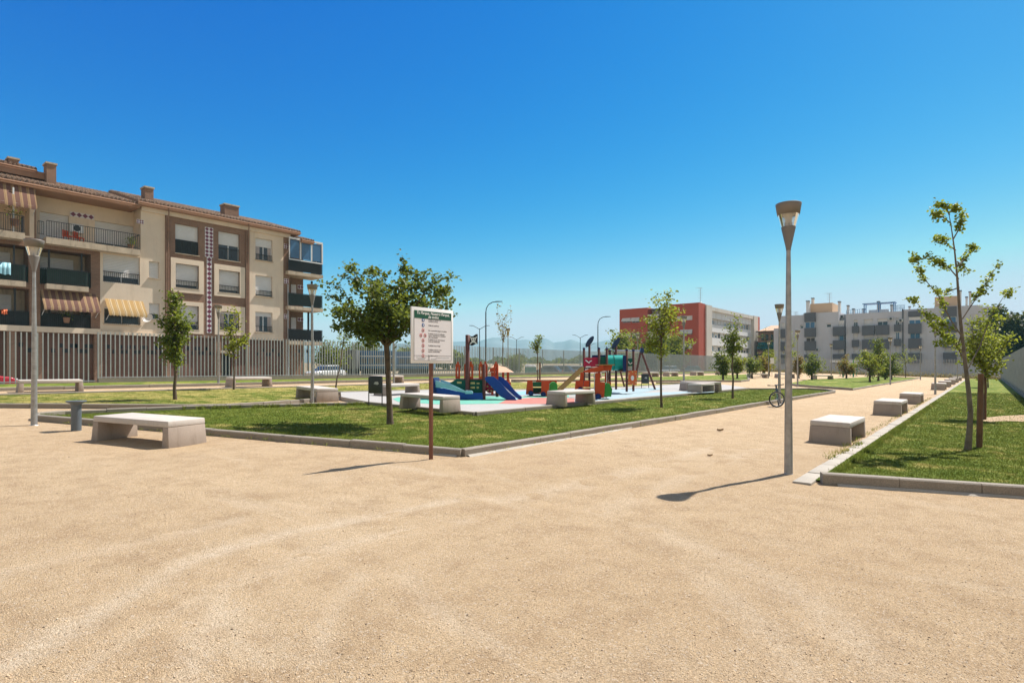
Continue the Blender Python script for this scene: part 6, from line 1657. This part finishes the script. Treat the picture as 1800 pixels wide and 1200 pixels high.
# corner block with balconies at the right end
rc = -1.5; aE = A(533, rc)
m = MB(); F.wall(m, A(509), aE, ZB, ZE, [], d=rc); m.quad(F.pt(aE, rc, ZB), F.pt(aE, -12, ZB), F.pt(aE, -12, ZE), F.pt(aE, rc, ZE)); m.build('brick_wall', M['brick'], bld)
for y0, y1 in ((500, 525), (558, 590)): F.window(bld, A(511, rc), A(520, rc), Z(515, y1, rc), Z(515, y0, rc), rc + .05, shut=.7, sill=False, mull=1)
for y in (505, 562): r = R4(523, 533, y - 4, y + 3, rc); tiles(*r, rc + .03, 2, name='tile_band')
for zs_y, hr, nt, ry in ((480, 1.1, 'dark_net', 458), (540, 1.1, 'green_net', 517), (600, 1.05, 'dark_net', 579)):
    zs = Z(540, zs_y, .5); b = balcony(507, 568, zs, rc, .5, Z(540, ry, .5) - zs, nt, .30, pitch=.10)
    aR = A(568, .5)
    m = MB(); F.box(m, aR - .14, aR - .13, rc + .05, .4, zs + .05, zs + 1.0); m.build('side_net', M[nt], b)
    if zs_y == 480:
        gz0, gz1 = zs + 1.12, Z(540, 424.5, .5); g = MB(); aa = A(509, .5)
        w = (aR - .05 - aa) / 3
        for k in range(4): F.box(g, aa + k*w - .06 + (.06 if k == 0 else 0), aa + k*w + .06, .36, .46, gz0, gz1)
        F.box(g, aa, aR, .36, .46, gz1, gz1 + .16); F.box(g, aa, aR, .36, .46, gz0 - .1, gz0); F.box(g, aR - .1, aR, rc, .35, gz1, gz1 + .16); F.box(g, aR - .1, aR, rc, .35, gz0 - .1, gz0); F.box(g, aR-.1, aR, -.6, -.5, gz0, gz1)
        gl = g.build('glazed_balcony', M['white_frame'], bld)
        for k in range(3):
            f = MB(); F.box(f, aa + k*w + .12, aa + (k+1)*w - .12, .38, .42, gz0 + .1, gz1 - .08); 
            f.build('pane', M['glass_blue'], gl)
        f = MB(); F.box(f, aR - .06, aR - .04, rc + .05, .34, gz0, gz1); f.build('pane', M['glass_blue'], gl)
for px, d_, z0, z1 in ((548, .1, 1.2, Z(540, 492, .5)), (542, -1.0, 1.2, Z(540, 545, .5))):
    m = MB(); F.box(m, A(px, d_) - .07, A(px, d_) + .07, d_ - .07, d_ + .07, z0, z1); m.build('corner_post', M['iron'], bld)
m = MB()
m.tube([F.pt(A(505), .12, ZB), F.pt(A(505), .12, Z(505, 500))], .05); m.build('downpipe', M['galv'], bld)
for px in (294, 434.5):
    m = MB(); m.tube([F.pt(A(px + 3, .55), .55, ZE2 - .1), F.pt(A(px + 3, .55), .55, ZE2 - .5), F.pt(A(px), .20, ZE2 - .95), F.pt(A(px), .20, 4.0)], .05); m.build('downpipe', M['brick'], bld)

# ================= red building
FY = Facade('y', 120.0); FXr = Facade('x', AY(1228, 645, 120.0)[0])
rb = thing('apartment_building', 'red rendered apartment block with a white window-banded right side', 'building', (0, 0, 0))
ZR = 15.2
A_ = FY.A; Zr = FY.Z
def RY(p0, p1, y0, y1, d=0, f=None):
    f = f or FY; c = (p0 + p1) / 2; return f.A(p0, d), f.A(p1, d), f.Z(c, y1, d), f.Z(c, y0, d)
wl = [RY(1094, 1108.5, 559, 567), RY(1110, 1124, 558, 567), RY(1094, 1108.5, 585, 594), RY(1110, 1124, 585, 594)]
wr = [RY(1189, 1217, 555, 563), RY(1196, 1217, 579, 588), RY(1194, 1217, 604, 613)]
m = MB(); FY.wall(m, A_(1089), A_(1138), 0, ZR, wl); aq = A_(1138); m.quad(FY.pt(aq, 0, 0), FY.pt(aq, -3, 0), FY.pt(aq, -3, ZR), FY.pt(aq, 0, ZR))
FY.wall(m, A_(1177), A_(1228), 0, ZR + .3, wr); aq = A_(1177); m.quad(FY.pt(aq, 0, 0), FY.pt(aq, -3, 0), FY.pt(aq, -3, ZR + .3), FY.pt(aq, 0, ZR + .3))
m.build('red_wall', M['red_wall'], rb)
for w in wl + wr: FY.window(rb, *w, -.2, shut=1.0 if w in wr[:1] else .75, sill=False)
for w in wr[1:]:
    m = MB(); m.add([FY.pt(w[0], .02, w[3]), FY.pt(w[1], .02, w[3]), FY.pt(w[1] + .1, .7, w[2] + .3), FY.pt(w[0] - .1, .7, w[2] + .3), FY.pt(w[1] + .1, .7, w[2] + .1), FY.pt(w[0] - .1, .7, w[2] + .1)], [(0, 1, 2, 3), (3, 2, 4, 5)]); m.build('awning', M['beige_wall'], rb, fix=False)
for w in wl[:2]:
    m = MB(); m.add([FY.pt(w[0], .02, w[3]), FY.pt(w[1], .02, w[3]), FY.pt(w[1] + .1, .5, w[2] + .3), FY.pt(w[0] - .1, .5, w[2] + .3)], [(0, 1, 2, 3)]); m.build('awning', M['beige_wall'], rb, fix=False)
# recessed middle with balconies
m = MB(); FY.wall(m, A_(1138), A_(1177), 0, ZR - .6, [], d=-2.5); m.build('recessed_wall', M['beige_wall'], rb)
for y in (566, 590, 614):
    z0 = Zr(1150, y); m = MB(); FY.box(m, A_(1138.2), A_(1158), -2.4, -.1, z0 - .25, z0); FY.box(m, A_(1138.2), A_(1158), -.2, -.1, z0, z0 + 1.0); b = m.build('balcony', M['beige_wall'], rb)
    FY.window(rb, A_(1142, -2.4), A_(1154, -2.4), z0 + .1, z0 + 2.1, -2.42, shut=.3, sill=False)
m = MB(); FY.box(m, A_(1138.2), A_(1158), -2.4, .0, Zr(1150, 555), Zr(1150, 552.5)); m.build('balcony_roof', M['white_wall'], rb)
# sunlit long side
AXr, ZX = FXr.A, FXr.Z
y0, y1 = 120.0, AXr(1335.5)
m = MB(); FXr.wall(m, y0, AXr(1240), 0, ZR + .3); FXr.wall(m, AXr(1331), y1, 0, ZR + .1); m.build('red_wall', M['red_wall'], rb)
m = MB(); FXr.box(m, AXr(1240) + .002, AXr(1250), -1, .25, 0, ZR + .15); m.build('pilaster', M['beige_wall'], rb)
m = MB(); FXr.box(m, AXr(1324), AXr(1331) - .002, -1, .25, 0, ZR + .05); m.build('pilaster', M['beige_wall'], rb)
bands = [(559, 569.5), (583.5, 592.5), (608, 617.5)]
rows_z = [(ZX(1290, (a + 4.5)), ZX(1290, a + 14 - .0)) for a in (0,)]
zb = [(12.75, 11.35), (9.65, 8.30), (6.55, 5.20)]
m = MB(); holes = []
aa0, aa1 = AXr(1250) + .01, AXr(1324) - .01
for zt, zl in zb: holes.append((aa0 + .3, aa1 - .3, zl, zt, .5))
FXr.wall(m, aa0, aa1, 0, ZR - .9, holes, d=-.5); m.build('white_wall', M['white_wall'], rb)
m = MB(); FXr.box(m, aa0, aa1, -1.5, .1, ZR - .9, ZR - .05); m.build('parapet', M['beige_wall'], rb)
for zt, zl in zb:
    m = MB(); m.quad(FXr.pt(aa0, -1.0, zl), FXr.pt(aa1, -1.0, zl), FXr.pt(aa1, -1.0, zt), FXr.pt(aa0, -1.0, zt)); m.build('window_band', M['beige_wall'], rb)
    n = 14
    for k in range(n):
        a = aa0 + .6 + (aa1 - aa0 - 1.2) * k / n; w = (aa1 - aa0 - 1.2) / n
        FXr.window(rb, a, a + w * .68, zl + .05, zt - .1, -.94, shut=random.choice((0, .2, .5, .9)), sill=False, mull=1)
m = MB(); m.add([FY.pt(A_(1089), -.3, ZR - .3), FY.pt(A_(1177), -.3, ZR - .3), (FXr.pos - .2, 120.3, ZR), (FXr.pos - .2, y1, ZR), (A_(1089), y1, ZR - .3)], [(0, 1, 2, 3, 4)]); m.build('roof', M['beige_wall'], rb)
m = MB(); m.quad((A_(1089), 120, 0), (A_(1089), y1, 0), (A_(1089), y1, ZR), (A_(1089), 120, ZR)); m.build('red_wall', M['red_wall'], rb)
def antenna(parent, p, h, name='antenna'):
    m = MB().bar(p, (p[0], p[1], p[2] + h), .06, .04)
    for k in range(5): m.bar((p[0] - .5, p[1], p[2] + h * (.45 + .13 * k)), (p[0] + .5, p[1], p[2] + h * (.45 + .13 * k)), .03, n=4)
    m.bar((p[0] - 1.0, p[1] - .2, p[2] + h), (p[0] + .4, p[1] + .1, p[2] + h), .03, n=4); m.build(name, M['galv'], parent)
q = DP(1231, 534, 126); antenna(rb, (q.x, q.y, ZR), 3.9)
m = MB().lathe([(.45, 0), (.5, .8), (.3, 1.0)], 12, (FXr.pos - 2, AXr(1246), ZR)); m.build('roof_vent', M['galv'], rb)

# ================= brown house between the blocks
bh = thing('house', 'brown house with a pale tiled roof and a teal awning, left of the grey block', 'house', (0, 0, 0))
FB = Facade('y', 158.0); a0, a1 = FB.A(1333), FB.A(1378)
zt = FB.Z(1350, 583); m = MB(); FB.box(m, a0, a1, -10, 0, 0, zt); m.build('wall', M['terracotta'], bh)
m = MB(); FB.box(m, a0 - .5, a1 + .5, -10.5, .6, zt, zt + .25); rr = m.build('roof', M['tile'], bh); m = MB(); q0 = [FB.pt(a0, .4, zt + .25), FB.pt(a1, .4, zt + .25), FB.pt(a1, -10, zt + .25), FB.pt(a0, -10, zt + .25)]; m.add(q0 + [FB.pt(a0 + 2, -4.5, zt + 1.9), FB.pt(a1 - 2, -4.5, zt + 1.9)], [(0, 1, 5, 4), (1, 2, 5), (2, 3, 4, 5), (3, 0, 4)]); m.build('roof_slope', M['p_roof'], rr)
m = MB(); m.add([FB.pt(a0, .02, FB.Z(1350, 601)), FB.pt(a1, .02, FB.Z(1350, 601)), FB.pt(a1, 1.2, FB.Z(1350, 613)), FB.pt(a0, 1.2, FB.Z(1350, 613))], [(0, 1, 2, 3)]); m.build('awning', M['teal'], bh, fix=False)
for px in (1338, 1346, 1355): FB.window(bh, FB.A(px), FB.A(px + 5), FB.Z(px, 598), FB.Z(px, 588), .06, sill=False, mull=1, frame='brown_frame')
m = MB(); FB.box(m, a0, a1, .01, .9, FB.Z(1350, 622), FB.Z(1350, 617)); m.build('balcony', M['soffit'], bh)

# ================= grey apartment block at the end of the park
FG = Facade('y', 137.0); GA, GZ = FG.A, FG.Z
gb = thing('apartment_building', 'long grey apartment block with dark grey balcony panels at the end of the park', 'building', (0, 0, 0))
def RG(p0, p1, y0, y1, d=0): c = (p0 + p1) / 2; return GA(p0, d), GA(p1, d), GZ(c, y1, d), GZ(c, y0, d)
rows = lambda px: [Zp for Zp in (10.1, 7.22, 4.33)]
cols_ = [(1371, 1383.5, 0, 2.0, .6, 0), (1415, 1434.5, 1, 2.0, .6, 0), (1465, 1486, 0, 1.95, .7, 0), (1498, 1510, 0, 1.45, .5, 0), (1516, 1537.5, 0, 2.0, .7, .1), (1540, 1563, 0, 2.0, .7, .1), (1572, 1583.5, 0, 1.4, .5, 0), (1597, 1620, 1, 1.95, .7, .2), (1658, 1682, 1, 1.95, .7, 0), (1706, 1724, 0, 1.9, .6, 0)]
segs = [(1360, 1371, GZ(1366, 577)), (1371, 1412, GZ(1400, 554)), (1412, 1474, GZ(1440, 549.5)), (1474, 1487, GZ(1480, 551)), (1487, 1587, GZ(1540, 549)), (1587, 1642, GZ(1610, 543)), (1642, 1682, GZ(1660, 538.5)), (1682, 1724, GZ(1700, 537)), (1724, 1762, GZ(1745, 538.5))]
holes = []; wl_ = []
for p0, p1, top, hp, out, _ in cols_:
    c0, c1 = GA(p0), GA(p1)
    for r, zt in enumerate((10.1, 7.22, 4.33)):
        h = (c0 + .25, c1 - .25, zt - hp + .1, zt + 1.35); holes.append(h); wl_.append((h, p0, r))
extra = [RG(1453, 1461, 568, 575), RG(1628, 1632.5, 562, 570), RG(1633, 1637, 562, 570), RG(1407, 1412, 571, 577), RG(1395, 1399, 617, 624)]
m = MB()
for p0, p1, zt in segs:
    a0, a1 = GA(p0), GA(p1); d = -2.0 if p0 == 1474 else (-.0)
    FG.wall(m, a0, a1, -.5, zt, [h for h in holes + extra if h[0] >= a0 - 1.0 and h[1] <= a1 + 1.0] if d == 0 else [], d=d)
    m.add([FG.pt(a0, d, zt), FG.pt(a1, d, zt), FG.pt(a1, -12, zt), FG.pt(a0, -12, zt)], [(0, 1, 2, 3)])
    for a in (a0, a1): m.quad(FG.pt(a, d, -.5), FG.pt(a, -12, -.5), FG.pt(a, -12, zt), FG.pt(a, d, zt))
m.build('grey_wall', M['grey_wall'], gb)
for p0, p1, top, hp, out, _ in cols_:
    c0, c1 = GA(p0), GA(p1); d1 = out
    for r, zt in enumerate((10.1, 7.22, 4.33)):
        m = MB(); FG.box(m, c0, c1, .003, out, zt - hp, zt); b = m.build('balcony', M['grey_panel'], gb)
    if top:
        zz = GZ((p0 + p1) / 2, 550 if p0 < 1500 else (0, 557)[0] or 558); zt_top = {1415: 13.4, 1597: GZ(1608, 547), 1658: GZ(1670, 539)}[p0]; zlo = {1415: 11.45, 1597: GZ(1608, 556), 1658: GZ(1670, 557)}[p0]
        m = MB(); FG.box(m, c0, c1, .003, out, zlo, zt_top); m.build('parapet_panel', M['grey_panel'], gb)
rs = random.Random(5)
for h, p0, r in wl_:
    sh = rs.choice((.2, .5, .8, 1.0, 1.0)); gls = 'glass'
    if (p0, r) in ((1572, 1), (1597, 1), (1465, 1)): sh, gls = 0, 'glass_blue'
    FG.window(gb, *h, -.22, shut=sh, glass=gls, sill=False, frame='white_frame')
for e in extra: FG.window(gb, *e, -.15, shut=.3, sill=False, mull=1)
# white glazed galleries on the top floor
for p0, p1, y0, y1 in ((1415.5, 1433, 566, 576.5), (1598, 1619, 557, 569.5), (1659, 1681, 557, 568)):
    r = RG(p0, p1, y0, y1, .3); FG.window(gb, *r, .45, shut=.45 if p0 == 1598 else 0, sill=False, mull=2, glass='glass_blue')
# recess between the two blocks, lower balconies
m = MB(); FG.box(m, GA(1587) - .12, GA(1587) + .12, .004, .2, 0, GZ(1587, 543)); m.build('downpipe', M['grey_panel'], gb)
# roof structures
def roof_box(p0, p1, y0, y1, dd, mt, name, dep=4, side=None):
    a0, a1, z0, z1 = RG(p0, p1, y0, y1, -dd); m = MB(); FG.box(m, a0, a1, -dd - dep, -dd, z0 - 2.0, z1); return m.build(name, M[mt], gb)
roof_box(1424, 1463, 533, 552, 4, 'tan_wall', 'roof_hut', 7); roof_box(1643, 1683, 521, 540, 3, 'tan_wall', 'roof_hut', 6)
for p0, p1, y0, dd in ((1417, 1422, 530, 3), (1426, 1430, 525, 5), (1473, 1477, 531, 4), (1488.5, 1492, 538, 2), (1498, 1501.5, 544, 2), (1541.5, 1546, 531, 5), (1565, 1569, 537, 4), (1516, 1519.5, 544, 3), (1683, 1690, 512, 3), (1697, 1701, 523, 3), (1703, 1707, 514, 4), (1597, 1600, 540, 2)):
    c = roof_box(p0, p1, y0, 552, dd, 'beige_wall', 'chimney', .9); r = RG(p0, p1, y0, 550, -dd); m = MB(); FG.box(m, r[0] - .06, r[1] + .06, -dd - .96, -dd + .06, r[3], r[3] + .22); m.build('chimney_cap', M['grey_panel'], c)
roof_box(1527, 1562, 544, 552, 4, 'white_wall', 'roof_wall', .4)
p0 = GA(1519, -3); p1 = GA(1571, -3); zt = GZ(1545, 533, -3); zl = GZ(1545, 550, -3); m = MB()
for a in (p0, p0 + (p1 - p0) * .5, p1):
    for d in (-3, -5.5): FG.box(m, a - .08, a + .08, d - .08, d + .08, zl, zt)
FG.box(m, p0 - .3, p1 + .3, -5.7, -2.8, zt, zt + .14); m.build('pergola', M['blue_steel'], gb)
m = MB()
for q0, q1, yy in ((1488, 1519, 545), (1571, 1590, 537)):
    a0, a1 = GA(q0, -.6), GA(q1, -.6); z1 = GZ(q0 + 5, yy, -.6); z0 = z1 - 1.6
    for k in range(9): a = a0 + (a1 - a0) * k / 8; FG.box(m, a - .035, a + .035, -.63, -.57, z0, z1)
    FG.box(m, a0, a1, -.63, -.57, z1, z1 + .06); FG.box(m, a0, a1, -.63, -.57, z1 - .6, z1 - .55)
m.build('roof_railing', M['blue_steel'], gb)
q = AY(1458, 532, 142); antenna(gb, (q[0], 142, q[1] - .5), 2.6); q = AY(1399, 553, 141); antenna(gb, (q[0], 141, q[1] - 1), 1.6)
for px, py in ((1477, 558), (1566, 563), (1583, 566), (1437, 617)): ac_unit(FG, GA(px), GZ(px, py), -1.98 if px == 1477 else .0, {1477: 'air conditioner in the recess of the grey block', 1566: 'air conditioner high on the grey block, left of the dark pipe', 1583: 'air conditioner next to the dark pipe of the grey block', 1437: 'air conditioner low on the grey block beside the second balcony column'}[px], .95, .62, 'galv')
# white canopy and low ground-floor openings
cn = thing('canopy', 'long white entrance canopy in front of the grey block', 'canopy', (0, 0, 0)); FC = Facade('y', 121.0)
r = (FC.A(1459), FC.A(1511), FC.Z(1485, 636.5), FC.Z(1485, 632.5)); m = MB(); FC.box(m, r[0], r[1], -4, 0, r[2], r[3]); m.build('roof', M['white_wall'], cn)
for a in (r[0] + .2, (r[0] + r[1]) / 2, r[1] - .2): m = MB(); FC.box(m, a - .1, a + .1, -.4, -.2, -.4, r[2] - .002); m.build('post', M['galv'], cn)

# ------------------------------------------------------------------ the air: a closed box of thin haze
hm = bpy.data.materials.new('haze'); hm.use_nodes = True; nt = hm.node_tree
nt.nodes.remove(nt.nodes['Principled BSDF'])
pv = nt.nodes.new('ShaderNodeVolumePrincipled'); pv.inputs['Color'].default_value = (.40, .90, 1.0, 1); pv.inputs['Density'].default_value = HAZE; pv.inputs['Anisotropy'].default_value = 0.0
nt.links.new(pv.outputs[0], nt.nodes['Material Output'].inputs['Volume'])
hz_o = MB().box(-3300, 3300, -3300, 3300, -2.0, 128).build('haze', hm)
tag(hz_o, 'thin pale blue air that fades the distant mountains', 'haze', kind='stuff')
